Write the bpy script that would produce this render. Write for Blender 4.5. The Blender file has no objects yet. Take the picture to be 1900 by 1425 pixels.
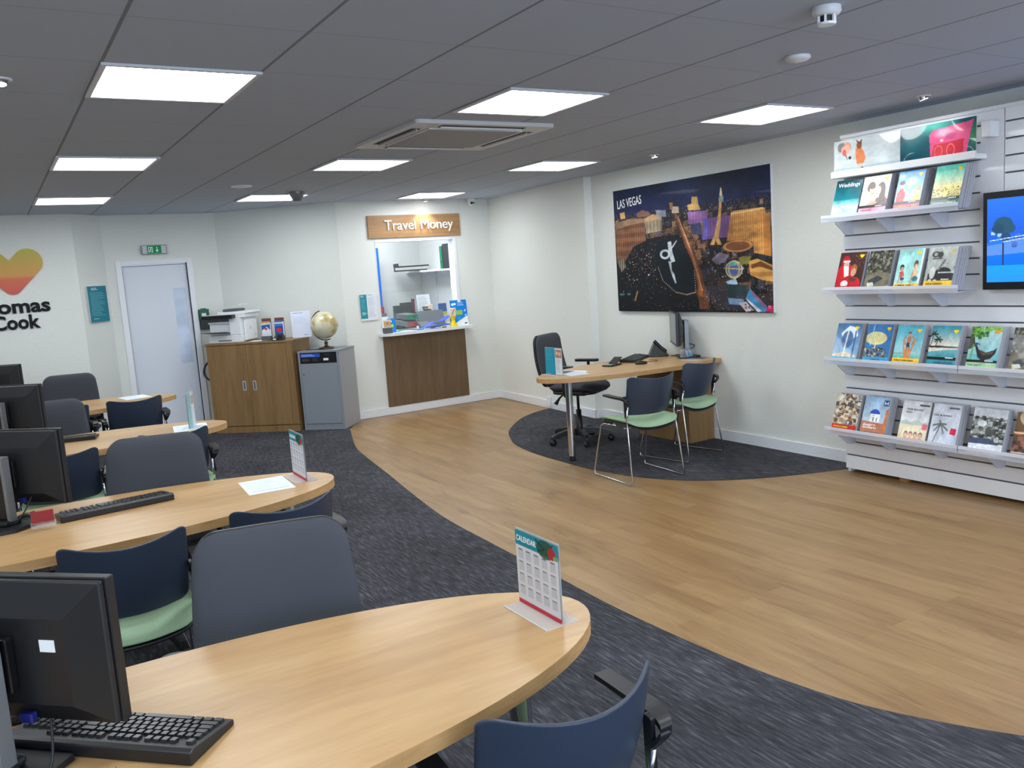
import bpy, math, random
import numpy as np
from mathutils import Matrix, Vector
random.seed(7)
D = bpy.data
SC = bpy.context.scene
COL = SC.collection
PI = math.pi

# ---------------------------------------------------------------- camera
def look(yaw, pitch, roll):
    cy, sy, cp, sp = math.cos(yaw), math.sin(yaw), math.cos(pitch), math.sin(pitch)
    f = Vector((sy * cp, cy * cp, sp)); r = Vector((cy, -sy, 0)); u = r.cross(f)
    c, s = math.cos(roll), math.sin(roll)
    return r * c + u * s, u * c - r * s, f
r_, u_, f_ = look(0.546764, -0.136523, -0.0680665)
cam = D.cameras.new('camera'); cam_o = D.objects.new('camera', cam); COL.objects.link(cam_o)
cam.sensor_width = 36; cam.lens = 1571.69 / 1900 * 36; cam.clip_start = .02
cam_o.matrix_world = Matrix(((r_.x, u_.x, -f_.x, 0), (r_.y, u_.y, -f_.y, 0), (r_.z, u_.z, -f_.z, 1.645), (0, 0, 0, 1)))
SC.camera = cam_o

# ---------------------------------------------------------------- world, exposure, daylight
CEIL = 2.508
w = D.worlds.new('world'); SC.world = w; w.use_nodes = True
w.node_tree.nodes['Background'].inputs[0].default_value = (.62, .78, 1, 1)
w.node_tree.nodes['Background'].inputs[1].default_value = 1.0
vs = SC.view_settings
vs.view_transform = 'Standard'; vs.look = 'None'; vs.exposure = 1.0; vs.gamma = 1; vs.use_curve_mapping = False
SC.cycles.use_denoising = True
SC.cycles.max_bounces = 8; SC.cycles.diffuse_bounces = 5; SC.cycles.glossy_bounces = 4
SC.cycles.transparent_max_bounces = 16; SC.cycles.caustics_reflective = False; SC.cycles.caustics_refractive = False
SC.cycles.sample_clamp_indirect = 6
PANEL_STRENGTH = 9.0
def lamp(name, kind, loc, target, power, color=(1, 1, 1), size=1, size_y=None, spot=60, blend=.5):
    l = D.lights.new(name, kind); l.energy = power; l.color = color
    if kind == 'AREA':
        l.shape = 'RECTANGLE'; l.size = size; l.size_y = size_y or size
    else:
        l.shadow_soft_size = size
    if kind == 'SPOT': l.spot_size = math.radians(spot); l.spot_blend = blend
    o = D.objects.new(name, l); COL.objects.link(o); o.location = loc
    o.rotation_euler = (Vector(target) - Vector(loc)).to_track_quat('-Z', 'Y').to_euler()
    o['kind'] = 'helper'
    return o
# daylight from the shop front behind the camera
lamp('daylight', 'AREA', (1.2, -3.35, 1.35), (1.2, 5, 1.9), 90, (.72, .85, 1), 5.5, 2.0)

# ---------------------------------------------------------------- materials
def lin(c):
    def f(v):
        v /= 255.0
        return v / 12.92 if v <= .04045 else ((v + .055) / 1.055) ** 2.4
    return (f(c[0]), f(c[1]), f(c[2]), 1)
MATS = {}
def newmat(name):
    m = D.materials.new(name); m.use_nodes = True; MATS[name] = m
    return m, m.node_tree, m.node_tree.nodes['Principled BSDF']
def mat(name, col, rough=.5, metal=0, emit=0, spec=.5, coat=0, bump=0, bscale=200):
    m, t, b = newmat(name)
    b.inputs['Base Color'].default_value = lin(col); b.inputs['Roughness'].default_value = rough
    b.inputs['Metallic'].default_value = metal; b.inputs['Specular IOR Level'].default_value = spec
    b.inputs['Coat Weight'].default_value = coat
    if emit:
        b.inputs['Emission Color'].default_value = lin(col); b.inputs['Emission Strength'].default_value = emit
    n = t.nodes.new('ShaderNodeTexNoise'); n.inputs['Scale'].default_value = bscale
    c = t.nodes.new('ShaderNodeTexCoord'); t.links.new(c.outputs['Object'], n.inputs['Vector'])
    if bump:
        bp = t.nodes.new('ShaderNodeBump'); bp.inputs['Strength'].default_value = bump; bp.inputs['Distance'].default_value = .002
        t.links.new(n.outputs[0], bp.inputs['Height']); t.links.new(bp.outputs[0], b.inputs['Normal'])
    mx = t.nodes.new('ShaderNodeMix'); mx.data_type = 'RGBA'
    mx.inputs[6].default_value = lin([v * .96 for v in col]); mx.inputs[7].default_value = lin([min(255, v * 1.03) for v in col])
    t.links.new(n.outputs[0], mx.inputs[0]); t.links.new(mx.outputs[2], b.inputs['Base Color'])
    return m
def ramp(t, stops):
    r = t.nodes.new('ShaderNodeValToRGB')
    e = r.color_ramp.elements
    while len(e) < len(stops): e.new(.5)
    for k, (p, c) in enumerate(stops): e[k].position = p; e[k].color = lin(c)
    return r
def coords(t, scale, rot=(0, 0, 0), loc=(0, 0, 0)):
    c = t.nodes.new('ShaderNodeTexCoord'); mp = t.nodes.new('ShaderNodeMapping')
    mp.inputs['Scale'].default_value = scale; mp.inputs['Rotation'].default_value = rot; mp.inputs['Location'].default_value = loc
    t.links.new(c.outputs['Object'], mp.inputs[0]); return mp
def noise(t, vec, scale, detail=4, rough=.6, dist=0):
    n = t.nodes.new('ShaderNodeTexNoise'); n.inputs['Scale'].default_value = scale; n.inputs['Detail'].default_value = detail
    n.inputs['Roughness'].default_value = rough; n.inputs['Distortion'].default_value = dist
    t.links.new(vec.outputs[0], n.inputs['Vector']); return n
def mixc(t, fac, a, b, mode='MIX', f=None):
    m = t.nodes.new('ShaderNodeMix'); m.data_type = 'RGBA'; m.blend_type = mode
    if fac is not None: t.links.new(fac, m.inputs[0])
    if f is not None: m.inputs[0].default_value = f
    for k, v in ((6, a), (7, b)):
        if isinstance(v, tuple) or isinstance(v, list): m.inputs[k].default_value = v
        else: t.links.new(v, m.inputs[k])
    return m.outputs[2]
def wood(name, dark, mid, light, scale, rough=.38, coat=.15):
    m, t, b = newmat(name)
    mp = coords(t, scale); n = noise(t, mp, 1.0, 6, .62, .6)
    r = ramp(t, [(.28, dark), (.5, mid), (.72, light)]); t.links.new(n.outputs[0], r.inputs[0])
    mp2 = coords(t, tuple(v * 4 for v in scale)); n2 = noise(t, mp2, 1.0, 3, .6)
    r2 = ramp(t, [(.3, (238, 236, 232)), (.6, (255, 255, 255))]); t.links.new(n2.outputs[0], r2.inputs[0])
    t.links.new(mixc(t, None, r.outputs[0], r2.outputs[0], 'MULTIPLY', .8), b.inputs['Base Color'])
    b.inputs['Roughness'].default_value = rough; b.inputs['Coat Weight'].default_value = coat; b.inputs['Coat Roughness'].default_value = .25
    return m
def clear(name, col, fac=.12, rough=.08, body=False):
    m, t, b = newmat(name)
    b.inputs['Base Color'].default_value = lin(col); b.inputs['Roughness'].default_value = rough
    tr = t.nodes.new('ShaderNodeBsdfTransparent'); tr.inputs[0].default_value = (.97, .98, .98, 1)
    mx = t.nodes.new('ShaderNodeMixShader')
    lw = t.nodes.new('ShaderNodeLayerWeight'); lw.inputs[0].default_value = .25
    mr = t.nodes.new('ShaderNodeMapRange'); mr.inputs[3].default_value = fac; mr.inputs[4].default_value = min(1, fac + .3)
    t.links.new(lw.outputs['Fresnel'], mr.inputs[0]); t.links.new(mr.outputs[0], mx.inputs[0])
    t.links.new(tr.outputs[0], mx.inputs[1]); t.links.new(b.outputs[0], mx.inputs[2])
    t.links.new(mx.outputs[0], t.nodes['Material Output'].inputs[0])
    return m
M = MATS
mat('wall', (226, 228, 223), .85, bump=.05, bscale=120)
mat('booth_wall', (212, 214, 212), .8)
mat('white_trim', (232, 233, 238), .35)
mat('white_gloss', (230, 231, 236), .22, coat=.3)
mat('white_plastic', (228, 230, 234), .35)
mat('white_letter', (245, 245, 245), .45)
mat('black_letter', (22, 22, 24), .6, spec=.2)
mat('light_frame', (205, 207, 212), .4)
mat('vent_white', (205, 205, 205), .45)
mat('vent_grille', (150, 152, 156), .6, bump=.3, bscale=500)
mat('dark_slot', (25, 26, 28), .6)
mat('door_paint', (222, 227, 238), .45)
mat('grey_fabric', (73, 76, 83), .95, spec=.2, bump=.35, bscale=900)
mat('green_fabric', (146, 172, 142), .9, spec=.2, bump=.25, bscale=700)
mat('navy_plastic', (46, 56, 74), .42)
mat('black_plastic', (24, 25, 28), .42)
mat('black_gloss', (14, 15, 17), .25)
mat('key_plastic', (30, 31, 34), .3)
mat('chrome', (205, 208, 212), .14, metal=1)
mat('silver_plastic', (128, 130, 134), .35, metal=.4)
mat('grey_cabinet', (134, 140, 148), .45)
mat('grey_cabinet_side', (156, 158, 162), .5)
mat('grey_recess', (90, 92, 96), .5)
mat('groove_grey', (128, 130, 136), .5)  # groove faces coloured darker than the board, for contrast
mat('brass', (132, 112, 78), .35, metal=.9)
mat('dark_brass', (70, 60, 48), .4, metal=.7)
mat('blue_plug', (26, 32, 104), .4)
mat('red_card', (150, 40, 48), .5)
mat('paper', (236, 240, 246), .7)
mat('page_edge', (176, 178, 186), .8, bump=.5, bscale=900)
mat('green_box', (24, 88, 62), .4)
mat('green_folder', (24, 122, 84), .5)
mat('blue_banner', (20, 100, 205), .5)
mat('yellow_plastic', (240, 215, 20), .4)
mat('cream_plastic', (238, 216, 196), .5)
mat('maroon_card', (110, 30, 56), .6)
mat('charcoal_card', (52, 55, 58), .6)
mat('grey_card', (100, 104, 106), .65)
mat('green_strap', (20, 140, 88), .6)
mat('blue_strap', (72, 86, 190), .6)
mat('blue_strap_light', (50, 120, 215), .6)
mat('grey_screen', (112, 118, 120), .3)
mat('brown_box', (205, 160, 105), .6)
mat('foot_wood', (170, 130, 85), .6)
mat('sky_white', (235, 240, 250), .5, emit=.6)
clear('acrylic', (240, 244, 250), .10)
clear('acrylic_frosted', (225, 228, 240), .38, .3)
clear('acrylic_edge', (236, 238, 248), .78, .3)
clear('acrylic_shelf', (222, 226, 236), .35, .25)
clear('glass', (235, 245, 245), .03, .03)
mat('grip_metal', (190, 194, 200), .35, .3)
wood('desk_wood', (172, 132, 84), (190, 152, 103), (199, 164, 116), (.9, 6.5, 6))
wood('edge_wood', (176, 134, 84), (192, 150, 100), (205, 165, 112), (3, 10, 30))
wood('cabinet_wood', (124, 94, 58), (138, 107, 68), (148, 118, 78), (14, 14, 1.2), .5, 0)
wood('panel_wood', (98, 76, 54), (110, 87, 62), (118, 96, 70), (9, 9, 1.1), .5, 0)
wood('sign_wood', (150, 112, 74), (168, 128, 86), (182, 142, 98), (1.2, 12, 12), .5, 0)
# lamp panels
m, t, b = newmat('panel_glow')
e = t.nodes.new('ShaderNodeEmission'); e.inputs[0].default_value = (.95, 1, 1.02, 1); e.inputs[1].default_value = PANEL_STRENGTH
t.links.new(e.outputs[0], t.nodes['Material Output'].inputs[0])
m, t, b = newmat('spot_glow')
e = t.nodes.new('ShaderNodeEmission'); e.inputs[0].default_value = (1, .97, .93, 1); e.inputs[1].default_value = 14
t.links.new(e.outputs[0], t.nodes['Material Output'].inputs[0])
# printed colours (artwork stored per face)
def printmat(name, rough, coat, emit=0):
    m, t, b = newmat(name)
    a = t.nodes.new('ShaderNodeAttribute'); a.attribute_name = 'Col'
    if emit:
        b.inputs['Base Color'].default_value = (0, 0, 0, 1)
        t.links.new(a.outputs[0], b.inputs['Emission Color']); b.inputs['Emission Strength'].default_value = emit
    else: t.links.new(a.outputs[0], b.inputs['Base Color'])
    b.inputs['Roughness'].default_value = rough; b.inputs['Coat Weight'].default_value = coat; b.inputs['Specular IOR Level'].default_value = .25
    return m
printmat('print', .55, .04); printmat('print_gloss', .3, .2); printmat('print_header', .2, .5); printmat('screen_print', .2, 0, 1.15)
# floor boards
m, t, b = newmat('floor_boards')
mp = coords(t, (1, 1, 1), (0, 0, PI / 2), (.2, .05, 0))
br = t.nodes.new('ShaderNodeTexBrick'); t.links.new(mp.outputs[0], br.inputs['Vector'])
for k, v in (('Scale', 1), ('Mortar Size', .0012), ('Mortar Smooth', .3), ('Bias', 0), ('Brick Width', .95), ('Row Height', .1)): br.inputs[k].default_value = v
br.inputs['Color1'].default_value = (0, 0, 0, 1); br.inputs['Color2'].default_value = (1, 1, 1, 1); br.inputs['Mortar'].default_value = (.2, .2, .2, 1)
br.offset = .37; br.squash_frequency = 1
r1 = ramp(t, [(0, (148, 115, 75)), (.5, (157, 124, 83)), (1, (166, 134, 92))]); t.links.new(br.outputs['Color'], r1.inputs[0])
mp2 = coords(t, (13, 1.5, 1)); n = noise(t, mp2, 1, 7, .68, 1.2)
r2 = ramp(t, [(.3, (196, 188, 180)), (.46, (238, 236, 232)), (.62, (255, 255, 255))]); t.links.new(n.outputs[0], r2.inputs[0])
c1 = mixc(t, None, r1.outputs[0], r2.outputs[0], 'MULTIPLY', .9)
mp3 = coords(t, (30, .9, 1), (0, 0, 0), (3, 1, 0)); n3 = noise(t, mp3, 1, 2, .5)
r3 = ramp(t, [(.74, (0, 0, 0)), (.86, (200, 200, 200))]); t.links.new(n3.outputs[0], r3.inputs[0])
c2 = mixc(t, r3.outputs[0], c1, lin((196, 168, 130)))
t.links.new(c2, b.inputs['Base Color']); b.inputs['Roughness'].default_value = .36; b.inputs['Specular IOR Level'].default_value = .45
# carpet: short streaks lying along the room
def carpet(name, a, b_, c, d):
    m, t, b = newmat(name)
    mp = coords(t, (85, 9, 1)); n = noise(t, mp, 1, 4, .62)
    r = ramp(t, [(.30, a), (.47, b_), (.56, c), (.72, d)]); t.links.new(n.outputs[0], r.inputs[0])
    mp2 = coords(t, (2.2, 1.1, 1)); n2 = noise(t, mp2, 1, 3, .6)
    r2 = ramp(t, [(.35, (205, 206, 205)), (.65, (255, 250, 255))]); t.links.new(n2.outputs[0], r2.inputs[0])
    t.links.new(mixc(t, None, r.outputs[0], r2.outputs[0], 'MULTIPLY', 1), b.inputs['Base Color'])
    b.inputs['Roughness'].default_value = .95; b.inputs['Specular IOR Level'].default_value = .15
    bp = t.nodes.new('ShaderNodeBump'); bp.inputs['Strength'].default_value = .4; bp.inputs['Distance'].default_value = .003
    t.links.new(n.outputs[0], bp.inputs['Height']); t.links.new(bp.outputs[0], b.inputs['Normal'])
carpet('carpet', (49, 50, 53), (66, 67, 71), (76, 78, 83), (110, 111, 117))
# ceiling tiles with their grid
m, t, b = newmat('ceiling_tile')
mp = coords(t, (1, 1, 1))
sx = t.nodes.new('ShaderNodeSeparateXYZ'); t.links.new(mp.outputs[0], sx.inputs[0])
def math_(op, a, b2=None, c=None):
    n = t.nodes.new('ShaderNodeMath'); n.operation = op
    for k, v in enumerate((a, b2, c)):
        if v is None: continue
        if isinstance(v, (int, float)): n.inputs[k].default_value = v
        else: t.links.new(v, n.inputs[k])
    return n.outputs[0]
def gridline(ax, off, half):
    q = math_('SUBTRACT', sx.outputs[ax], off); q = math_('DIVIDE', q, .6); q = math_('FRACT', math_('ADD', q, 100.5)); q = math_('SUBTRACT', q, .5)
    return math_('LESS_THAN', math_('ABSOLUTE', q), half)
gx = gridline(0, .485, .011); gy = gridline(1, 3.585, .005)
base = lin((176, 178, 184))
n = noise(t, coords(t, (1, 1, 1)), 350, 2, .5)
c0 = mixc(t, n.outputs[0], lin((170, 179, 194)), lin((184, 193, 208)))
c1 = mixc(t, gy, c0, lin((158, 162, 170))); c2 = mixc(t, gx, c1, lin((126, 130, 136)))  # dark lines along the runs stand in for recess shadow
t.links.new(c2, b.inputs['Base Color']); b.inputs['Roughness'].default_value = .9
# globe map
m, t, b = newmat('globe_map')
n = noise(t, coords(t, (6, 6, 6)), 1.3, 5, .55)
r = ramp(t, [(.42, (214, 210, 184)), (.5, (205, 196, 160)), (.56, (186, 168, 120)), (.7, (158, 138, 86))]); t.links.new(n.outputs[0], r.inputs[0])
t.links.new(r.outputs[0], b.inputs['Base Color']); b.inputs['Roughness'].default_value = .3; b.inputs['Coat Weight'].default_value = .5

# ---------------------------------------------------------------- object helpers
def tag(o, label=None, cat=None, group=None, kind=None):
    if label: o['label'] = label
    if cat: o['category'] = cat
    if group: o['group'] = group
    if kind: o['kind'] = kind
    return o
def thing(name, label, cat, loc=(0, 0, 0), rz=0, group=None, mtx=None):
    o = D.objects.new(name, None); COL.objects.link(o); o.empty_display_size = .05
    if mtx is not None: o.matrix_world = mtx
    else: o.location = loc; o.rotation_euler = (0, 0, rz)
    return tag(o, label, cat, group)
def frame(o, right, up):
    r = Vector(right).normalized(); u = Vector(up).normalized(); n = r.cross(u)
    return Matrix(((r.x, u.x, n.x, o[0]), (r.y, u.y, n.y, o[1]), (r.z, u.z, n.z, o[2]), (0, 0, 0, 1)))
def Rz(a, loc=(0, 0, 0)): return Matrix.Translation(loc) @ Matrix.Rotation(a, 4, 'Z')
def copy_tree(o, parent=None):
    c = o.copy(); COL.objects.link(c)
    if parent: c.parent = parent
    for ch in [x for x in D.objects if x.parent == o]: copy_tree(ch, c)
    return c
def rrect(w, h, r, n=6, sub=0):
    pts = []
    for cx, cy, a0 in ((w / 2 - r, h / 2 - r, 0), (-w / 2 + r, h / 2 - r, 90), (-w / 2 + r, -h / 2 + r, 180), (w / 2 - r, -h / 2 + r, 270)):
        for k in range(n + 1):
            a = math.radians(a0 + 90 * k / n); pts.append((cx + r * math.cos(a), cy + r * math.sin(a)))
    if sub:
        o = []
        for i, p in enumerate(pts):
            q = pts[(i + 1) % len(pts)]; m = max(1, int(math.hypot(q[0] - p[0], q[1] - p[1]) / sub))
            o += [(p[0] + (q[0] - p[0]) * k / m, p[1] + (q[1] - p[1]) * k / m) for k in range(m)]
        return o
    return pts
class MB:
    def __init__(s): s.v = []; s.f = []; s.mi = []; s.sm = []; s.T = Matrix.Identity(4)
    def add(s, vs_, fs, mi=0, smooth=False):
        o = len(s.v); s.v += [tuple(s.T @ Vector(p)) for p in vs_]
        s.f += [tuple(i + o for i in f) for f in fs]; s.mi += [mi] * len(fs); s.sm += [smooth] * len(fs); return s
    def box(s, x0, x1, y0, y1, z0, z1, mi=0, mtx=None):
        p = [(x, y, z) for z in (z0, z1) for x, y in ((x0, y0), (x1, y0), (x1, y1), (x0, y1))]
        if mtx is not None: p = [tuple(mtx @ Vector(q)) for q in p]
        return s.add(p, [(3, 2, 1, 0), (4, 5, 6, 7), (0, 1, 5, 4), (1, 2, 6, 5), (2, 3, 7, 6), (3, 0, 4, 7)], mi)
    def prism(s, out, z0, z1, mi=0, side=None, smooth=False):
        n = len(out); s.add([(x, y, z0) for x, y in out] + [(x, y, z1) for x, y in out], [tuple(range(n))[::-1], tuple(range(n, 2 * n))], mi)
        s.add([(x, y, z0) for x, y in out] + [(x, y, z1) for x, y in out], [(k, (k + 1) % n, n + (k + 1) % n, n + k) for k in range(n)], mi if side is None else side, smooth)
        return s
    def tube(s, path, r, n=10, mi=0, cap=True, radii=None):
        P = [Vector(p) for p in path]; m = len(P); vs_ = []; prev = None
        for i, p in enumerate(P):
            d = ((P[min(i + 1, m - 1)] - p).normalized() + (p - P[max(i - 1, 0)]).normalized())
            d = d.normalized() if d.length > 1e-6 else Vector((0, 0, 1))
            a = prev - d * prev.dot(d) if prev is not None else (Vector((0, 0, 1)).cross(d) if abs(d.z) < .9 else Vector((1, 0, 0)).cross(d))
            if a.length < 1e-5: a = d.orthogonal()
            a.normalize(); prev = a; b = d.cross(a); rr = radii[i] if radii else r
            vs_ += [p + (a * math.cos(2 * PI * k / n) + b * math.sin(2 * PI * k / n)) * rr for k in range(n)]
        fs = [(i * n + k, i * n + (k + 1) % n, (i + 1) * n + (k + 1) % n, (i + 1) * n + k) for i in range(m - 1) for k in range(n)]
        if cap: fs += [tuple(range(n))[::-1], tuple(range((m - 1) * n, m * n))]
        return s.add(vs_, fs, mi, True)
    def lathe(s, prof, n=24, mi=0, c=(0, 0, 0), smooth=True):
        vs_ = [(c[0] + r * math.cos(2 * PI * k / n), c[1] + r * math.sin(2 * PI * k / n), c[2] + z) for r, z in prof for k in range(n)]
        m = len(prof); fs = [(i * n + k, i * n + (k + 1) % n, (i + 1) * n + (k + 1) % n, (i + 1) * n + k) for i in range(m - 1) for k in range(n)]
        s.add(vs_, fs, mi, smooth)
        return s.add([vs_[k] for k in range(n)] + [vs_[(m - 1) * n + k] for k in range(n)], [tuple(range(n))[::-1], tuple(range(n, 2 * n))], mi)
    def pillow(s, out, t, warp=None, soft=2.5, rings=10, mi=0, flat=False):
        n = len(out); cx = sum(p[0] for p in out) / n; cy = sum(p[1] for p in out) / n
        sc = [1, .995, .98] + [.95 * (1 - k / rings) for k in range(rings)] if flat else [math.cos(k / (rings + 3) * PI / 2) ** .5 for k in range(rings + 3)]
        vs_ = []
        def lay(sgn):
            L = []
            for q in sc:
                z = t / 2 * (1 if q < .985 else (.75 if q < .999 else 0)) if flat else t / 2 * max(0, 1 - q ** soft) ** .5
                L.append([(cx + (x - cx) * q, cy + (y - cy) * q, sgn * z) for x, y in out])
            return L
        F = lay(1); B = lay(-1)[1:]
        seq = [r for r in B[::-1]] + F
        vs_ = [p for r in seq for p in r]; m = len(seq)
        fs = [(i * n + k, i * n + (k + 1) % n, (i + 1) * n + (k + 1) % n, (i + 1) * n + k) for i in range(m - 1) for k in range(n)]
        vs_ += [(cx, cy, -t / 2), (cx, cy, t / 2)]; a = m * n
        fs += [(a, (k + 1) % n, k) for k in range(n)] + [(a + 1, (m - 1) * n + k, (m - 1) * n + (k + 1) % n) for k in range(n)]
        if warp: vs_ = [warp(*p) for p in vs_]
        return s.add(vs_, fs, mi, True)
    def build(s, name, mats, parent=None, mtx=None, bevel=0, seg=2):
        me = D.meshes.new(name); me.from_pydata(s.v, [], s.f)
        if not isinstance(mats, (list, tuple)): mats = [mats]
        for m_ in mats: me.materials.append(M[m_] if isinstance(m_, str) else m_)
        me.polygons.foreach_set('material_index', s.mi); me.polygons.foreach_set('use_smooth', s.sm); me.update()
        o = D.objects.new(name, me); COL.objects.link(o)
        if parent: o.parent = parent
        if mtx is not None: o.matrix_local = mtx
        if bevel:
            b = o.modifiers.new('bevel', 'BEVEL'); b.width = bevel; b.segments = seg; b.limit_method = 'ANGLE'; b.angle_limit = .7
        return o
def boxo(name, m_, b, parent=None, mtx=None, bevel=0, center=True):
    # a box object whose origin sits at its middle
    x0, x1, y0, y1, z0, z1 = b; c = Vector(((x0 + x1) / 2, (y0 + y1) / 2, (z0 + z1) / 2))
    T = Matrix.Translation(c)
    return MB().box(x0 - c.x, x1 - c.x, y0 - c.y, y1 - c.y, z0 - c.z, z1 - c.z).build(name, m_, parent, (mtx @ T) if mtx is not None else T, bevel)
def curve_path(pts, n=8):
    P = [Vector(p) for p in pts]; out = []
    for i in range(len(P) - 1):
        a, b, c, d = P[max(i - 1, 0)], P[i], P[i + 1], P[min(i + 2, len(P) - 1)]
        for k in range(n):
            u = k / n; out.append(.5 * ((2 * b) + (c - a) * u + (2 * a - 5 * b + 4 * c - d) * u * u + (3 * b - a - 3 * c + d) * u ** 3))
    return out + [P[-1]]
def text(name, body, m_, parent, mtx, size=.1, ext=.001, width=None, bold=0, align='LEFT'):
    cu = D.curves.new(name, 'FONT'); cu.body = body; cu.size = size; cu.extrude = ext; cu.offset = bold; cu.align_x = align; cu.resolution_u = 3
    o = D.objects.new(name, cu); COL.objects.link(o); bpy.context.view_layer.update()
    me = D.meshes.new_from_object(o.evaluated_get(bpy.context.evaluated_depsgraph_get()))
    D.objects.remove(o); D.curves.remove(cu)
    if width:
        xs = [v.co.x for v in me.vertices]; k = width / (max(xs) - min(xs))
        for v in me.vertices: v.co.x *= k
    me.materials.clear(); me.materials.append(M[m_])
    r = D.objects.new(name, me); COL.objects.link(r)
    if parent: r.parent = parent
    r.matrix_local = mtx
    return r
# ---------------------------------------------------------------- painted artwork
class Art:
    def __init__(s, w, h, top, bot=None, ss=2):
        s.w, s.h, s.ss = w, h, ss; W, H = w * ss, h * ss
        s.Y, s.X = np.mgrid[0:H, 0:W].astype(np.float32); s.X = (s.X + .5) / W; s.Y = (s.Y + .5) / H
        bot = bot or top; k = s.Y[..., None]
        s.a = (np.array(top, np.float32) * (1 - k) + np.array(bot, np.float32) * k) * np.ones((H, W, 3), np.float32)
    def mix(s, m, c, a=1):
        k = (m * a)[..., None]; s.a = s.a * (1 - k) + np.array(c, np.float32) * k; return s
    def mask(s, pts):
        m = np.zeros(s.X.shape, bool); n = len(pts)
        for i in range(n):
            x0, y0 = pts[i]; x1, y1 = pts[(i + 1) % n]
            if y0 == y1: continue
            m ^= ((y0 > s.Y) != (y1 > s.Y)) & (s.X < (x1 - x0) * (s.Y - y0) / (y1 - y0) + x0)
        return m
    def poly(s, pts, c, a=1): return s.mix(s.mask(pts).astype(np.float32), c, a)
    def rect(s, x0, y0, x1, y1, c, a=1): return s.mix(((s.X >= x0) & (s.X < x1) & (s.Y >= y0) & (s.Y < y1)).astype(np.float32), c, a)
    def grad(s, x0, y0, x1, y1, c0, c1):
        m = (s.X >= x0) & (s.X < x1) & (s.Y >= y0) & (s.Y < y1); k = np.clip((s.Y - y0) / (y1 - y0), 0, 1)[..., None]
        s.a = np.where(m[..., None], np.array(c0) * (1 - k) + np.array(c1) * k, s.a); return s
    def ell(s, cx, cy, rx, ry, c, a=1, soft=0):
        d = np.sqrt(((s.X - cx) / rx) ** 2 + ((s.Y - cy) / ry) ** 2)
        return s.mix(np.clip((1 - d) / soft, 0, 1) if soft else (d < 1).astype(np.float32), c, a)
    def ring(s, cx, cy, rx, ry, w, c, a=1):
        d = np.sqrt(((s.X - cx) / rx) ** 2 + ((s.Y - cy) / ry) ** 2); return s.mix((abs(d - 1) < w).astype(np.float32), c, a)
    def line(s, p, q, w, c, a=1, asp=1.0):
        dx, dy = q[0] - p[0], (q[1] - p[1]) * asp; L = dx * dx + dy * dy + 1e-9
        t_ = np.clip(((s.X - p[0]) * dx + (s.Y - p[1]) * asp * dy) / L, 0, 1)
        d = np.hypot(s.X - p[0] - t_ * dx, (s.Y - p[1]) * asp - t_ * dy); return s.mix((d < w).astype(np.float32), c, a)
    def speck(s, n, box, cols, r=(.002, .006), a=.8, pts=None, asp=1.0, seed=1):
        g = random.Random(seed); inside = s.mask(pts) if pts else None; H, W = s.X.shape
        for _ in range(n):
            x, y = g.uniform(box[0], box[2]), g.uniform(box[1], box[3]); rr = g.uniform(*r)
            i, j = int(y * H), int(x * W)
            if not (0 <= i < H and 0 <= j < W) or (inside is not None and not inside[i, j]): continue
            k = max(1, int(rr * W)); i0, i1, j0, j1 = max(0, i - int(k * g.uniform(.5, 1.3))), i + max(1, int(k * asp * g.uniform(.5, 1.5))), max(0, j - k), j + k
            s.a[i0:i1, j0:j1] = s.a[i0:i1, j0:j1] * (1 - a) + np.array(g.choice(cols)) * a
        return s
    def stripes(s, pts, n, c, a=.5, horiz=False, ph=0):
        v = s.Y if horiz else s.X; return s.mix((s.mask(pts) & (((v * n + ph) % 1) < .5)).astype(np.float32), c, a)
    def lines(s, x0, y0, x1, y1, n, c, a=.6, seed=3):
        g = random.Random(seed); h = (y1 - y0) / n
        for k in range(n): s.rect(x0, y0 + k * h, x0 + (x1 - x0) * g.uniform(.55, 1), y0 + k * h + h * .45, c, a)
        return s
    def photo(s, seed=0, k=1.0):
        # printed photographs are never flat: soft tonal mottling and a fine grain
        g = np.random.default_rng(seed); H, W = s.X.shape; t = np.zeros((H, W), np.float32)
        for n, am in ((4, .13), (9, .10), (22, .08), (60, .05)):
            b = g.standard_normal((n + 2, n + 2)).astype(np.float32); fy = s.Y * n; fx = s.X * n; iy = fy.astype(int); ix = fx.astype(int); fy = fy - iy; fx = fx - ix
            fy = fy * fy * (3 - 2 * fy); fx = fx * fx * (3 - 2 * fx)
            t += am * ((b[iy, ix] * (1 - fx) + b[iy, ix + 1] * fx) * (1 - fy) + (b[iy + 1, ix] * (1 - fx) + b[iy + 1, ix + 1] * fx) * fy)
        s.a = np.clip(s.a * (1 + k * t[..., None]), 0, 255); return s
    def out(s):
        W, H, q = s.w, s.h, s.ss; a = s.a.reshape(H, q, W, q, 3).mean((1, 3)) / 255.0; a = np.clip(a, 0, 1)
        return np.where(a <= .04045, a / 12.92, ((a + .055) / 1.055) ** 2.4)
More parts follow.
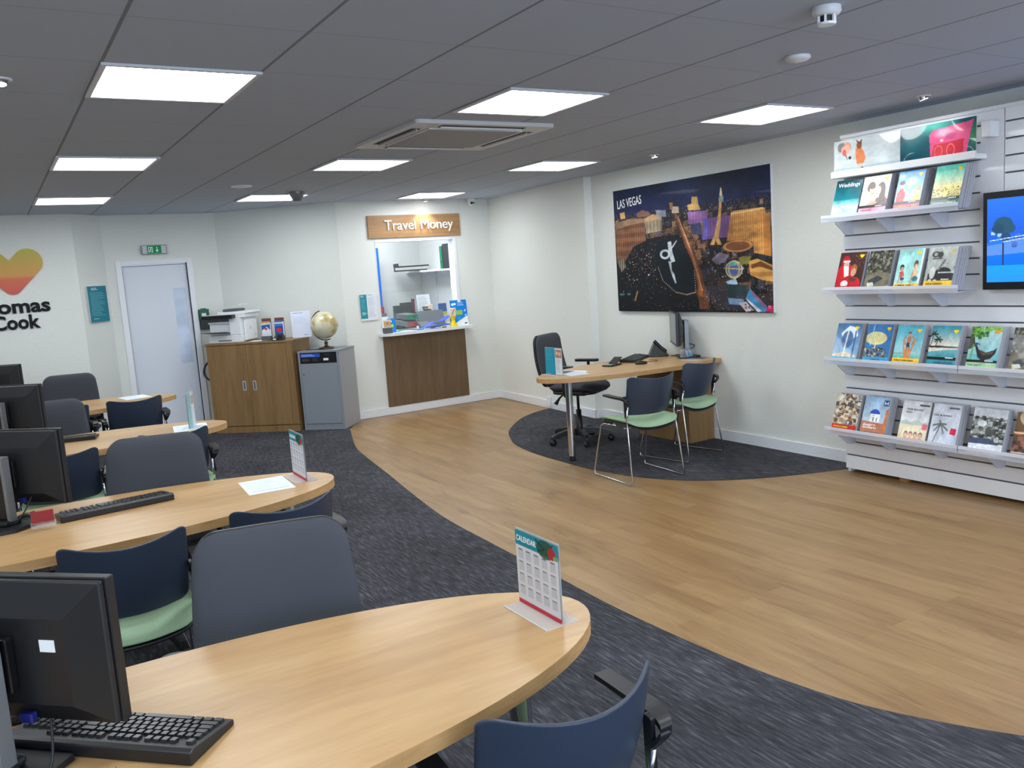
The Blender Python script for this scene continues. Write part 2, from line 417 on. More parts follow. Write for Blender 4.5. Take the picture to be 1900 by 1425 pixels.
def panel(name, art, W, H, m_, parent=None, mtx=None, warp=None):
    """a printed sheet standing in its own x (right) / y (up) plane, lower left corner at the origin"""
    a = art.out(); h, w_ = a.shape[:2]
    xs = np.linspace(0, W, w_ + 1); ys = np.linspace(H, 0, h + 1)
    X, Y = np.meshgrid(xs, ys); Z = np.zeros_like(X) if warp is None else warp(X, Y)
    co = np.stack([X, Y, Z], -1).reshape(-1, 3).astype(np.float32)
    i, j = np.mgrid[0:h, 0:w_]; a0 = (i * (w_ + 1) + j).ravel(); f = np.stack([a0 + w_ + 1, a0 + w_ + 2, a0 + 1, a0], -1)
    me = D.meshes.new(name); me.vertices.add(len(co)); me.vertices.foreach_set('co', co.ravel())
    nf = len(f); me.loops.add(nf * 4); me.loops.foreach_set('vertex_index', f.ravel().astype(np.int32))
    me.polygons.add(nf); me.polygons.foreach_set('loop_start', np.arange(0, nf * 4, 4, dtype=np.int32))
    me.update(calc_edges=True)
    ca = me.color_attributes.new('Col', 'FLOAT_COLOR', 'CORNER')
    c = np.concatenate([a.reshape(-1, 3), np.ones((nf, 1))], 1).astype(np.float32)
    ca.data.foreach_set('color', np.repeat(c, 4, 0).ravel())
    me.materials.append(M[m_]); o = D.objects.new(name, me); COL.objects.link(o)
    if parent: o.parent = parent
    if mtx is not None: o.matrix_local = mtx
    return o

# ================================================================ the room
def struct(o): o['kind'] = 'structure'; return o
struct(boxo('floor', 'floor_boards', (-3.2, 5.6, -3.5, 10.5, -.1, 0)))
B1 = [(3.24, 8.82), (3.04, 8.228), (2.901, 7.776), (2.82, 7.381), (2.68, 6.498), (2.545, 5.696), (2.446, 5.003), (2.415, 4.424), (2.40, 4.055), (2.39, 3.598), (2.371, 3.198),
      (2.37, 2.845), (2.385, 2.466), (2.415, 2.154), (2.48, 1.85), (2.59, 1.6), (2.72, 1.38), (2.95, 1.05), (3.3, .6), (3.8, .1), (4.4, -.4), (5.42, -.9)]
s1 = [(p.x, p.y) for p in curve_path([(x, y, 0) for x, y in B1], 4)]
struct(MB().prism([(5.42, -3.5), (-3.2, -3.5), (-3.2, 10.07), (.87, 10.07), (1.18, 10.36), (2.39, 10.36), (3.49, 9.3), (3.56, 9.3)][::-1] + s1[0:0] + s1[::1], 0, .004).build('floor_carpet_left', 'carpet')) if 0 else None
out = [(-3.2, -3.5), (5.42, -3.5)] + s1[::-1] + [(3.53, 9.3), (3.49, 9.3), (2.39, 10.36), (1.18, 10.36), (.87, 10.07), (-3.2, 10.07)]
struct(MB().prism(out, .0005, .005).build('floor_carpet_left', 'carpet'))
B2 = [(5.47, 8.06), (5.365, 8.035), (5.145, 7.969), (4.859, 7.80), (4.576, 7.534), (4.33, 7.24), (4.18, 6.97), (4.051, 6.679), (3.982, 6.351), (3.955, 6.117), (3.945, 5.775),
      (3.945, 5.471), (3.973, 5.221), (4.065, 4.85), (4.26, 4.52), (4.56, 4.27), (4.89, 4.1), (5.215, 3.975), (5.42, 3.90)]
s2 = [(p.x, p.y) for p in curve_path([(x, y, 0) for x, y in B2], 4)]
struct(MB().prism(s2 + [(5.42, 7.1), (5.34, 7.1)], .0005, .005).build('floor_carpet_right', 'carpet'))
# flat ceiling slab, recess shadow along the tile runs painted in its colour
struct(boxo('ceiling', 'ceiling_tile', (-3.3, 5.7, -3.6, 11.6, CEIL, CEIL + .08), center=False)).location
ceil_o = D.objects['ceiling']
for v in ceil_o.data.vertices: v.co += ceil_o.location
ceil_o.matrix_local = Matrix.Identity(4)

def wall_seg(mb, p, q, z0=0, z1=CEIL, th=.12, mi=0):
    # a wall slab whose room face runs p -> q, room on the right hand side
    d = Vector((q[0] - p[0], q[1] - p[1])).normalized(); n = Vector((-d.y, d.x)) * th
    return mb.prism([p, q, (q[0] + n.x, q[1] + n.y), (p[0] + n.x, p[1] + n.y)], z0, z1, mi)
def wall(name, *segs):
    mb = MB()
    for s_ in segs: wall_seg(mb, *s_)
    return struct(mb.build(name, 'wall'))
def baseb(name, p, q, h=.094):
    mb = MB(); wall_seg(mb, p, q, .004, h, -.014); o = mb.build(name, 'white_trim', bevel=.004); return struct(o)
# walls go clockwise seen from above: left, far, right
wall('wall_left', ((-3.2, -3.5), (-3.2, 10.07)))
wall('wall_logo', ((-3.2, 10.07), (.87, 10.07)))
wall('wall_corner', ((.87, 10.07), (1.18, 10.36)))
# door wall, with the doorway left open
DX0, DX1, DZ = 1.335, 2.03, 1.955
mb = MB()
wall_seg(mb, (1.18, 10.36), (DX0, 10.36)); wall_seg(mb, (DX1, 10.36), (2.39, 10.36)); wall_seg(mb, (DX0, 10.36), (DX1, 10.36), DZ, CEIL)
struct(mb.build('wall_door', 'wall'))
wall('wall_angled', ((2.39, 10.36), (3.487, 9.30)))
OX0, OX1, OZ0, OZ1 = 3.925, 4.99, .955, 2.055
mb = MB()
for a, b_, z0, z1 in ((3.487, OX0, 0, CEIL), (OX1, 5.6, 0, CEIL), (OX0, OX1, 0, OZ0), (OX0, OX1, OZ1, CEIL)): wall_seg(mb, (a, 9.30), (b_, 9.30), z0, z1)
struct(mb.build('wall_far', 'wall'))
wall('wall_right', ((5.48, 9.30), (5.335, 7.10)), ((5.335, 7.10), (5.42, 7.085), 0, CEIL, .02), ((5.42, 7.10), (5.42, -3.5)))
baseb('baseboard_logo', (-3.2, 10.07), (.87, 10.07)); baseb('baseboard_corner', (.87, 10.07), (1.18, 10.36)); baseb('baseboard_door', (1.18, 10.36), (1.27, 10.36)); baseb('baseboard_door', (2.09, 10.36), (2.39, 10.36))
baseb('baseboard_angled', (2.39, 10.36), (3.487, 9.3)); baseb('baseboard_far', (3.487, 9.3), (5.48, 9.3)); baseb('baseboard_bump', (5.48, 9.3), (5.335, 7.1)); baseb('baseboard_bump', (5.335, 7.086), (5.42, 7.086))
baseb('baseboard_right', (5.42, 7.086), (5.42, 3.94)); baseb('baseboard_left', (-3.2, -3.5), (-3.2, 10.07))
sk = boxo('wall_socket', 'white_trim', (5.36, 5.385, 8.0, 8.07, .03, .14)); tag(sk, 'small white socket box on the skirting behind the desk leg', 'socket')
# back of the room: shop front glazing behind the camera
mb = MB()
for a, b_, z0, z1 in ((5.42, 4.4, 0, CEIL), (-2.2, -3.2, 0, CEIL), (4.4, -2.2, 0, .35), (4.4, -2.2, 2.3, CEIL)): wall_seg(mb, (a, -3.5), (b_, -3.5), z0, z1)
struct(mb.build('wall_back', 'wall'))
wf = MB()
for x in (-2.2, -.02, 2.18, 4.36): wf.box(x, x + .06, -3.58, -3.5, .35, 2.3)
wf.box(-2.2, 4.4, -3.58, -3.5, .35, .41); wf.box(-2.2, 4.4, -3.58, -3.5, 2.24, 2.3)
wn = struct(wf.build('window_1', 'white_trim')); g = boxo('pane', 'glass', (-2.2, 4.4, -3.55, -3.545, .41, 2.24), wn)

# the door: frame, leaf, glass vision panel
d = thing('door_1', None, None, (0, 0, 0)); d['kind'] = 'structure'
mb = MB(); mb.box(DX0 - .06, DX0, 10.335, 10.44, 0, DZ + .05); mb.box(DX1, DX1 + .06, 10.335, 10.44, 0, DZ + .05); mb.box(DX0, DX1, 10.335, 10.44, DZ, DZ + .05)
mb.build('door_frame', 'white_trim', d, bevel=.003)
mb = MB(); vx0, vx1, vz0, vz1 = 1.855, 1.985, .80, 1.665
for a, b_, z0, z1 in ((DX0 + .004, vx0, .006, DZ - .004), (vx1, DX1 - .004, .006, DZ - .004), (vx0, vx1, .006, vz0), (vx0, vx1, vz1, DZ - .004)): mb.box(a, b_, 10.395, 10.435, z0, z1)
mb.build('door_leaf', 'door_paint', d)
m_, t_, b_ = newmat('obscure_glass')
n_ = noise(t_, coords(t_, (2, 2, 2.2)), 1.2, 2, .5); r_1 = ramp(t_, [(.3, (170, 180, 196)), (.6, (214, 228, 250))]); t_.links.new(n_.outputs[0], r_1.inputs[0])
t_.links.new(r_1.outputs[0], b_.inputs['Base Color']); b_.inputs['Roughness'].default_value = .25
boxo('vision_panel', 'obscure_glass', (vx0, vx1, 10.405, 10.425, vz0, vz1), d)

# ---------------------------------------------------------------- ceiling fittings
def ceiling_light(x, y):
    t = thing('ceiling_light', None, 'light', (x, y, CEIL), 0)
    f_ = MB(); a, b2, c = .303, .281, -.012
    for q in ((-a, a, -a, -b2), (-a, a, b2, a), (-a, -b2, -b2, b2), (b2, a, -b2, b2)): f_.box(q[0], q[1], q[2], q[3], c, -.0005)
    f_.build('frame', 'light_frame', t, bevel=.002)
    MB().box(-b2, b2, -b2, b2, -.004, -.0015).build('diffuser', 'panel_glow', t)
    return t
cl0 = ceiling_light(.785, 3.885)
LX, LY = (.785, 2.59, 4.385), (3.885, 6.27, 8.655)
cn = ('left', 'middle', 'right'); rn = ('nearest the camera', 'in the second row', 'farthest from the camera')
first = True
for j, y in enumerate((-.9, 1.5) + LY):
    for i, x in enumerate((-1.03,) + LX):
        if (i, j) == (1, 2): t = cl0
        else: t = copy_tree(cl0)
        t.location = (x, y, CEIL)
        if i > 0 and j > 1: lb = 'square white ceiling light panel, %s column, %s' % (cn[i - 1], rn[j - 2])
        else: lb = 'square white ceiling light panel added out of view for illumination'  # extra rows and column out of view, added to light the room
        tag(t, lb, 'light', 'lit square ceiling panels')
# air conditioning cassette
ac = thing('air_conditioner', 'white square ceiling air conditioning cassette with four dark slots', 'air conditioner', (2.665, 4.905, CEIL))
mb = MB(); h = .475; q_ = .30
mb.prism(rrect(2 * h, 2 * h, .03), -.022, -.0005); mb.build('fascia', 'vent_white', ac, bevel=.006)
MB().prism(rrect(.62, .62, .02), -.03, -.022).build('grille', 'vent_grille', ac, bevel=.003)
g_ = MB()
for a in range(4):
    T = Matrix.Rotation(a * PI / 2, 4, 'Z'); s_ = MB(); s_.box(-.29, .29, .365, .425, -.0235, -.0222, 0, T)
    s_.build('air_slot', 'dark_slot', ac)
    f_ = MB(); f_.box(-.28, .28, .383, .389, -.034, -.0236, 0, T); f_.build('louvre', 'vent_white', ac)
    r4 = MB(); r4.box(-.325, .325, .312, .326, -.029, -.0222, 0, T); r4.build('grille_rim', 'vent_white', ac)
def disc_detector(name, loc, lb, cat, prof, m_='white_plastic', extra=None):
    t = thing(name, lb, cat, loc); MB().lathe(prof, 28).build('housing', m_, t)
    if extra: extra(t)
    return t
def cage(t):
    for k in range(6):
        a = k * PI / 3; MB().box(-.004, .004, .026, .034, -.058, -.03, 0, Matrix.Rotation(a, 4, 'Z')).build('strut', 'white_plastic', t)
    MB().lathe([(.022, -.055), (.022, -.03)], 16).build('sensor', 'dark_slot', t); MB().lathe([(.03, -.064), (.034, -.058), (.034, -.056)], 20).build('cap', 'white_plastic', t)
disc_detector('smoke_detector', (2.745, 2.125, CEIL), 'white smoke detector cut by the top edge of the photo', 'smoke detector', [(.05, -.001), (.052, -.018), (.044, -.03), (.03, -.032)], extra=cage)
disc_detector('heat_detector', (3.283, 2.70, CEIL), 'flat white disc detector on ceiling left of slatwall', 'detector', [(.055, -.001), (.056, -.012), (.045, -.02), (.012, -.026)])
disc_detector('heat_detector', (2.033, 7.65, CEIL), 'small flat white disc on ceiling before the far lights', 'detector', [(.09, -.001), (.09, -.008), (.06, -.014), (.01, -.016)])
disc_detector('motion_sensor', (2.70, 8.2, CEIL), 'grey cylindrical sensor hanging before a far ceiling light', 'sensor', [(.075, -.001), (.075, -.02), (.055, -.055), (.045, -.085), (.03, -.09)], 'silver_plastic')
def downlight(x, y, aim, lb, power):
    t = thing('spotlight', lb, 'spotlight', (x, y, CEIL), 0, 'small recessed ceiling spotlights')
    MB().lathe([(.045, -.0005), (.046, -.004), (.032, -.008), (.03, -.002)], 24).build('rim', 'white_plastic', t)
    dv = (Vector(aim) - Vector((x, y, CEIL))).normalized(); q = dv.to_track_quat('-Z', 'Y').to_matrix().to_4x4()
    MB().lathe([(.028, .018), (.028, -.022)], 20).build('bezel', 'chrome', t, q)
    MB().lathe([(.001, -.0235), (.022, -.0235), (.024, -.022)], 20).build('bulb', 'spot_glow', t, q)
    if power:
        o = lamp('spotlight_beam', 'SPOT', Vector((x, y, CEIL)) + dv * .04, aim, power, (1, .93, .82), .02, spot=88, blend=.5)
downlight(4.56, 9.17, (4.575, 9.27, 1.9), 'small spotlight shining on the wooden sign over the counter', 6)
downlight(4.972, 5.599, (5.3, 5.6, .5), 'small spotlight on ceiling above the night city picture', 2)
downlight(5.0, 3.188, (5.15, 3.1, 2.0), 'small spotlight on ceiling above the brochure slatwall', 1.8)
downlight(.16, 3.95, (.1, 3.7, 1.0), 'small spotlight at the left edge of the photo', 0)
cm = thing('security_camera', 'small white dome security camera high on wall right of sign', 'camera', (5.19, 9.2, CEIL))
MB().lathe([(.05, -.0005), (.052, -.02), (.048, -.03)], 24).build('mount', 'white_plastic', cm)
MB().lathe([(.04, -.03), (.04, -.05), (.03, -.075), (.01, -.085)], 24).build('dome', 'white_plastic', cm)
MB().lathe([(.014, 0), (.014, .012), (.008, .013)], 16).build('lens', 'black_gloss', cm, Matrix.Translation((-.012, -.034, -.055)) @ Matrix.Rotation(PI / 2, 4, 'X'))
MB().lathe([(.008, 0), (.008, .012), (.004, .013)], 16).build('lens', 'black_gloss', cm, Matrix.Translation((.018, -.034, -.055)) @ Matrix.Rotation(PI / 2, 4, 'X'))

# ---------------------------------------------------------------- wall signs on the left and far walls
lg = thing('logo_sign', 'yellow to orange heart logo above large black lettering on wall', 'logo', mtx=frame((0, 10.069, 0), (1, 0, 0), (0, 0, 1)))
# heart: gradient of thin horizontal bands on one raised shape
hp = []
def heart(k, cx=.262, zc=1.71):
    # two round lobes falling to a rounded tip
    a = k * 2 * PI
    return a
R_, xl, zt = .135, .165, 2.035
pts = []
for k in range(25):
    a = math.radians(-38 + 173 * k / 24); pts.append((.262 + xl + R_ * math.cos(a), zt + R_ * math.sin(a)))
pts.append((.262, 2.055))
left = [(.524 - x, z) for x, z in pts[:-1]][::-1]
tip = []
for k in range(13):
    a = math.radians(-142 + 104 * k / 12); tip.append((.262 + .09 * math.cos(a), 1.80 + .088 * math.sin(a)))
hp = pts + left + tip
m_, t_, b_ = newmat('heart_gradient')
c_ = t_.nodes.new('ShaderNodeTexCoord'); s_ = t_.nodes.new('ShaderNodeSeparateXYZ'); t_.links.new(c_.outputs['Object'], s_.inputs[0])
mr = t_.nodes.new('ShaderNodeMapRange'); mr.inputs[1].default_value = 1.71; mr.inputs[2].default_value = 2.17; t_.links.new(s_.outputs[1], mr.inputs[0])
rr = ramp(t_, [(0, (196, 52, 24)), (.34, (204, 92, 26)), (.42, (200, 140, 40)), (1, (178, 168, 30))]); t_.links.new(mr.outputs[0], rr.inputs[0])
t_.links.new(rr.outputs[0], b_.inputs['Base Color']); b_.inputs['Roughness'].default_value = .25; b_.inputs['Specular IOR Level'].default_value = .3
MB().prism(hp, 0, .012).build('heart', 'heart_gradient', lg)
T = lambda x, z, n=.0: Matrix.Translation((x, z, n))
text('lettering', 'Thomas', 'black_letter', lg, T(-.148, 1.527, .006), .195, .006, .725, .006)
text('lettering', 'Cook', 'black_letter', lg, T(.035, 1.363, .006), .195, .006, .425, .006)

ex = thing('exit_sign', 'green and white emergency exit sign with grey ends above door', 'exit sign', mtx=frame((1.56, 10.359, 2.065), (1, 0, 0), (0, 0, 1)))
MB().box(0, .268, 0, .10, .0, .045).build('housing', 'silver_plastic', ex, bevel=.003)
a = Art(88, 30, (236, 240, 240)); a.rect(.0, 0, 1, 1, (200, 205, 208)); a.rect(.2, 0, .8, 1, (20, 150, 95))
W_ = (238, 250, 244)
a.rect(.25, .15, .44, .9, W_); a.rect(.28, .24, .41, .9, (20, 150, 95)); a.ell(.36, .28, .02, .07, W_); a.line((.35, .4), (.33, .62), .018, W_, asp=.35); a.line((.33, .62), (.39, .85), .012, W_, asp=.35); a.line((.33, .62), (.27, .82), .012, W_, asp=.35); a.line((.35, .42), (.42, .5), .01, W_, asp=.35)
a.rect(.6, .15, .635, .65, W_); a.poly([(.55, .55), (.685, .55), (.6175, .88)], W_)
panel('exit_symbol', a, .25, .085, 'print', ex, T(.009, .0075, .0455))

def text_board(name, lb, mtx, W, H, bg, heads, seed, cat='notice'):
    t = thing(name, lb, cat, mtx=mtx)
    MB().box(0, W, 0, H, 0, .004).build('board', 'white_plastic', t)
    return t
nb = thing('notice_board', 'tall teal notice panel of small white text left of door', 'notice', mtx=frame((.935, 10.104 - .005, 1.36), (.72, .694, 0), (0, 0, 1)))
MB().box(0, .29, 0, .39, 0, .005).build('backing', 'white_plastic', nb, bevel=.001)
a = Art(72, 130, (42, 128, 146)); a.lines(.2, .05, .62, .13, 2, (225, 240, 242), .9); a.lines(.12, .17, .9, .84, 20, (150, 200, 208), .55, 5); a.lines(.15, .9, .6, .93, 1, (220, 235, 238), .8)
panel('print_sheet', a, .286, .386, 'print', nb, T(.002, .002, .0055))
nt = thing('notice_board', 'two column notice, teal half and white half, left of counter opening', 'notice', mtx=frame((3.672, 9.294, 1.145), (1, 0, 0), (0, 0, 1)))
MB().box(0, .212, 0, .305, 0, .005).build('backing', 'white_plastic', nt, bevel=.001)
a = Art(60, 84, (226, 230, 238)); a.rect(0, 0, .42, .93, (52, 142, 156)); a.lines(.06, .04, .3, .12, 2, (215, 238, 240), .9); a.lines(.06, .18, .36, .6, 8, (130, 190, 200), .5, 6); a.lines(.08, .68, .4, .8, 3, (225, 240, 240), .9, 8); a.lines(.47, .02, .9, .07, 1, (110, 160, 180), .8); a.lines(.47, .12, .95, .9, 22, (176, 184, 196), .6, 9)
panel('print_sheet', a, .208, .301, 'print', nt, T(.002, .002, .0055))

# ---------------------------------------------------------------- the money counter
sg = thing('counter_sign', 'wooden sign board with raised white lettering above counter opening', 'sign', mtx=frame((3.851, 9.299, 2.083), (1, 0, 0), (0, 0, 1)))
MB().box(0, 1.205, 0, .26, 0, .022).build('board', 'sign_wood', sg, bevel=.002)
text('lettering', 'Travel Money', 'white_letter', sg, T(.20, .088, .031), .165, .008, .90, 0)
struct(boxo('trim_1', 'white_trim', (OX0 - .0, OX0 + .006, 9.295, 9.43, OZ0 + .03, OZ1)))
tr = MB(); tr.box(OX1 - .04, OX1, 9.29, 9.43, OZ0 + .03, OZ1); tr.box(OX0, OX1 - .04, 9.29, 9.43, OZ1 - .02, OZ1); struct(tr.build('trim_2', 'white_trim'))
sl = MB(); sl.prism([(3.872, 9.297), (3.872, 9.235), (3.965, 9.15), (5.065, 9.15), (5.085, 9.17), (5.085, 9.297), (4.985, 9.297), (4.985, 9.425), (3.93, 9.425), (3.93, 9.297)], .944, .978)
tag(sl.build('counter_sill', 'white_trim', bevel=.003), 'white counter sill below the opening with a cut left corner', 'counter')
tag(boxo('wall_panelling', 'panel_wood', (3.925, 5.018, 9.283, 9.299, .096, .943)), 'dark brown wood panel under the white counter sill', 'panel')
boothf = struct(boxo('floor_booth', 'carpet', (3.7, 5.6, 9.42, 11.5, -.05, 0)))
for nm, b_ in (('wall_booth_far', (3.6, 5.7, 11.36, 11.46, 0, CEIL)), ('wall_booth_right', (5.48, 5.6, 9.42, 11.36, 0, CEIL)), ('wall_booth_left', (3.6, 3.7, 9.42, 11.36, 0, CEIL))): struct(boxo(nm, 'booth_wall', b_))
bl = copy_tree(cl0); bl.location = (4.45, 9.95, CEIL); tag(bl, 'square ceiling light panel inside the booth, just behind the opening', 'light')
bl = copy_tree(cl0); bl.location = (4.45, 10.75, CEIL); tag(bl, 'added square light panel brightening the back of the booth', 'light')  # second unseen panel, added to brighten the booth
ct = MB(); ct.prism([(3.71, 9.425), (5.47, 9.425), (5.47, 10.3), (3.71, 10.3)], .93, .96)
tag(ct.build('booth_desk', 'white_plastic'), 'white work surface inside the booth behind the sill', 'desk')
gl = boxo('glass_screen', 'glass', (3.935, 4.95, 9.40, 9.406, .979, 1.44)); tag(gl, 'low clear glass screen standing behind the counter sill', 'glass screen')
sh = thing('wall_shelf', 'white wall shelf on brackets inside the booth', 'shelf', (0, 0, 0))
MB().box(5.235, 5.479, 9.5, 11.35, 1.665, 1.69).build('board', 'white_plastic', sh)
for y in (9.93, 10.35, 10.85):
    MB().box(5.46, 5.479, y, y + .018, 1.25, 1.665).build('bracket', 'light_frame', sh); MB().prism([(5.26, 1.66), (5.46, 1.66), (5.46, 1.58)], 0, .012).build('bracket_arm', 'light_frame', sh, Matrix(((1, 0, 0, 0), (0, 0, -1, y + .015), (0, 1, 0, 0), (0, 0, 0, 1))))
for k, (z, dy, dx) in enumerate(((1.6915, 0, 0), (1.713, .01, -.06))):
    ty = thing('document_tray', ('lower dark document tray overhanging the booth shelf', 'upper dark document tray lying on another on the shelf')[k], 'tray', (5.13 - dx * .3, 11.05, z + .035 * k), -.35 + .2 * k, 'document trays on the booth shelf')
    mb = MB(); mb.box(-.18, .26, -.13, .13, 0, .003); mb.box(-.18, .26, -.13, -.127, .003, .018); mb.box(-.18, .26, .127, .13, .003, .018); mb.build('tray_base', 'charcoal_card', ty)
    mb = MB(); mb.box(-.186, -.181, -.13, .13, 0, .055); mb.build('tray_lip', 'black_plastic', ty)
def box_thing(name, m_, b_, lb, cat, rz=0, group=None, bevel=.002):
    x0, x1, y0, y1, z0, z1 = b_; o = boxo(name, m_, b_, bevel=bevel); o.rotation_euler = (0, 0, rz); return tag(o, lb, cat, group)
bb = thing('magazine_box', 'tall black storage box on the booth shelf', 'box', (5.36, 10.04, 1.69)); MB().box(-.1, .1, -.16, .16, 0, .325).build('body', 'charcoal_card', bb, bevel=.003)
gb = thing('ring_binder', 'green ring binder standing behind the black box on shelf', 'binder', (5.36, 10.25, 1.69)); MB().box(-.1, .1, -.035, .035, 0, .30).build('cover', 'green_folder', gb, bevel=.003); MB().lathe([(.012, 0), (.012, .002), (.008, .0025)], 14).build('finger_hole', 'black_plastic', gb, Matrix.Translation((-.1, 0, .09)) @ Matrix.Rotation(-PI / 2, 4, 'Y'))
bn = thing('display_banner', 'narrow tall blue banner seen at left inside the booth', 'banner', (4.57, 11.2, 0)); MB().box(-.2, .2, -.004, .004, .10, 2.04).build('graphic', 'blue_banner', bn); MB().box(-.22, .22, -.06, .06, 0, .10).build('base', 'silver_plastic', bn)

# clutter on and behind the sill
S = .9785
def leaflet(name, lb, loc, W, H, art, rz=0, tilt=.12, cat='leaflet', back='white_plastic', group=None, m_='print', th=.003):
    t = thing(name, lb, cat, group=group, mtx=Matrix.Translation(loc) @ Matrix.Rotation(rz, 4, 'Z') @ Matrix.Rotation(PI / 2 - tilt, 4, 'X'))
    MB().box(0, W, 0, H, -th, 0).build('card', back, t); panel('cover', art, W, H, m_, t, T(0, 0, .0006)); return t
a = Art(34, 50, (20, 128, 214)); a.rect(.25, .42, .72, .62, (170, 205, 50)); a.lines(.2, .72, .7, .85, 2, (210, 235, 250), .8); a.ell(.42, .2, .14, .07, (220, 240, 250))
leaflet('leaflet', 'small blue leaflet behind the brown box at left end of sill', (4.0, 9.285, S), .1, .165, a)
bx = thing('leaflet_box', 'brown and grey leaflet box at left end of the counter sill', 'box', (3.955, 9.215, S), .0)
MB().box(-.045, .05, -.035, .035, 0, .065).build('base', 'grey_recess', bx, bevel=.002); a = Art(30, 36, (214, 168, 112)); a.rect(0, .72, 1, 1, (198, 190, 180)); a.rect(0, 0, 1, .2, (226, 222, 220)); a.ell(.5, .45, .1, .07, (90, 70, 40))
MB().box(-.04, .045, -.01, .0, .065, .155).build('card', 'brown_box', bx); panel('cover', a, .085, .1, 'print', bx, frame((-.04, -.0106, .06), (1, 0, 0), (0, 0, 1)))
a = Art(70, 96, (18, 128, 222)); a.poly([(0, 1), (0, .97), (1, .62), (1, 1)], (236, 240, 244)); a.rect(.32, .4, .7, .58, (150, 196, 70)); a.ell(.16, .16, .09, .05, (235, 245, 252)); a.ell(.28, .15, .09, .045, (235, 245, 252)); a.lines(.45, .08, .92, .24, 4, (200, 228, 250), .8)
a.lines(.3, .64, .7, .8, 4, (110, 180, 235), .6); a.rect(.78, .9, .92, .95, (60, 60, 64)); a.line((.82, .45), (.9, .4), .02, (235, 240, 245)); a.line((.85, .62), (.92, .58), .02, (235, 240, 245))
leaflet('counter_card', 'large blue and white show card at right end of sill', (4.838, 9.262, S), .23, .315, a, 0, .1)
sb = thing('sponge_pot', 'yellow waisted pot with cream block on top, on the sill', 'pot', (4.83, 9.215, S))
MB().prism(rrect(.085, .07, .01), 0, .025).build('base', 'yellow_plastic', sb); MB().lathe([(.042, .0), (.026, .05), (.028, .065), (.042, .105)], 4).build('waist', 'yellow_plastic', sb, Rz(PI / 4, (0, 0, .02)))
MB().box(-.038, .038, -.02, .02, .125, .225).build('block', 'cream_plastic', sb, bevel=.006); MB().tube([(-.025, -.021, .14), (.02, -.021, .22)], .003).build('pen', 'black_plastic', sb)
def folder(lb, loc, rz, rx, W, H, th, m_, spine=None, name='ring_binder', cat='binder', group='binders piled behind the counter'):
    t = thing(name, lb, cat, group=group, mtx=Matrix.Translation(loc) @ Matrix.Rotation(rz, 4, 'Z') @ Matrix.Rotation(rx, 4, 'X'))
    MB().box(-W / 2, W / 2, 0, H, 0, th).build('cover', m_, t, bevel=.003)
    if spine:
        MB().box(-W / 2, W / 2, -.004, 0, 0, th).build('spine', spine, t); MB().lathe([(.011, 0), (.011, .002), (.006, .003)], 14).build('finger_hole', 'black_plastic', t, Matrix.Translation((W * .2, -.004, th / 2)) @ Matrix.Rotation(PI / 2, 4, 'X'))
    return t
Z9 = .961
folder('black box file standing at the back left of booth desk', (4.445, 10.02, Z9), .05, PI / 2, .09, .30, .07, 'charcoal_card', name='box_file', cat='box file')
folder('taller black box file beside the maroon book', (4.575, 10.04, Z9), .05, PI / 2, .14, .33, .07, 'charcoal_card', name='box_file', cat='box file')
folder('maroon book standing right of the black box files', (4.67, 10.02, Z9), 0, PI / 2, .02, .37, .07, 'maroon_card', name='book', cat='book')
a = Art(50, 60, (226, 230, 236)); a.lines(.1, .1, .95, .8, 9, (150, 156, 168), .6)
leaflet('file_rack', 'grey wire rack of white papers behind the binders', (4.69, 9.88, 1.10), .19, .28, a, 0, .15, 'file rack', 'charcoal_card')
folder('binder with green spine lying left on the pile', (4.49, 9.66, 1.085), .1, .06, .16, .26, .065, 'grey_card', 'green_folder')
folder('low grey binder under the one with green spine', (4.49, 9.64, 1.0), .25, .12, .2, .24, .06, 'grey_card', 'red_card')
folder('large grey binder leaning open in middle of pile', (4.76, 9.66, Z9), -.06, 1.15, .36, .22, .035, 'grey_card', None)
folder('grey binder cover lying under the leaning one', (4.60, 9.47, .982), .15, .5, .16, .12, .02, 'grey_card', None)
a = Art(30, 24, (58, 60, 58)); a.rect(.2, .3, .8, .45, (160, 150, 120))
leaflet('desk_card', 'black and gold card propped on the grey binder', (4.72, 9.78, 1.16), .11, .08, a, 0, .6, 'card', 'black_plastic')
box_thing('cream_carton', 'cream_plastic', (4.80, 4.86, 9.8, 9.86, .961, 1.25), 'cream carton beside the propped black card', 'carton')
a = Art(40, 24, (40, 78, 150)); a.rect(0, .7, 1, 1, (190, 190, 60)); a.rect(0, 0, .3, 1, (170, 190, 210))
leaflet('card_rack', 'blue and yellow cards in clear rack at back of booth', (4.88, 9.78, 1.10), .17, .15, a, 0, .1, 'card rack')
folder('black file leaning behind the yellow pot', (5.0, 9.5, .96), -.35, 1.35, .11, .22, .03, 'charcoal_card', None)
def strap(lb, pts, wd, m_):
    P = curve_path(pts, 6); mb = MB(); n = len(P); vs_ = []
    for i, p in enumerate(P):
        d_ = (P[min(i + 1, n - 1)] - P[max(i - 1, 0)]); d_.z = 0; d_.normalize(); s_ = Vector((-d_.y, d_.x, 0)) * wd / 2
        for q in (p - s_, p + s_): vs_ += [q, q + Vector((0, 0, .004))]
    fs = []
    for i in range(n - 1):
        a_ = i * 4; b2 = a_ + 4; fs += [(a_, a_ + 2, b2 + 2, b2), (a_ + 1, b2 + 1, b2 + 3, a_ + 3), (a_, b2, b2 + 1, a_ + 1), (a_ + 2, a_ + 3, b2 + 3, b2 + 2)]
    fs += [(0, 1, 3, 2), ((n - 1) * 4, (n - 1) * 4 + 2, (n - 1) * 4 + 3, (n - 1) * 4 + 1)]
    mb.add(vs_, fs, 0, False); return tag(mb.build('lanyard', m_), lb, 'strap', 'straps lying on the counter sill')
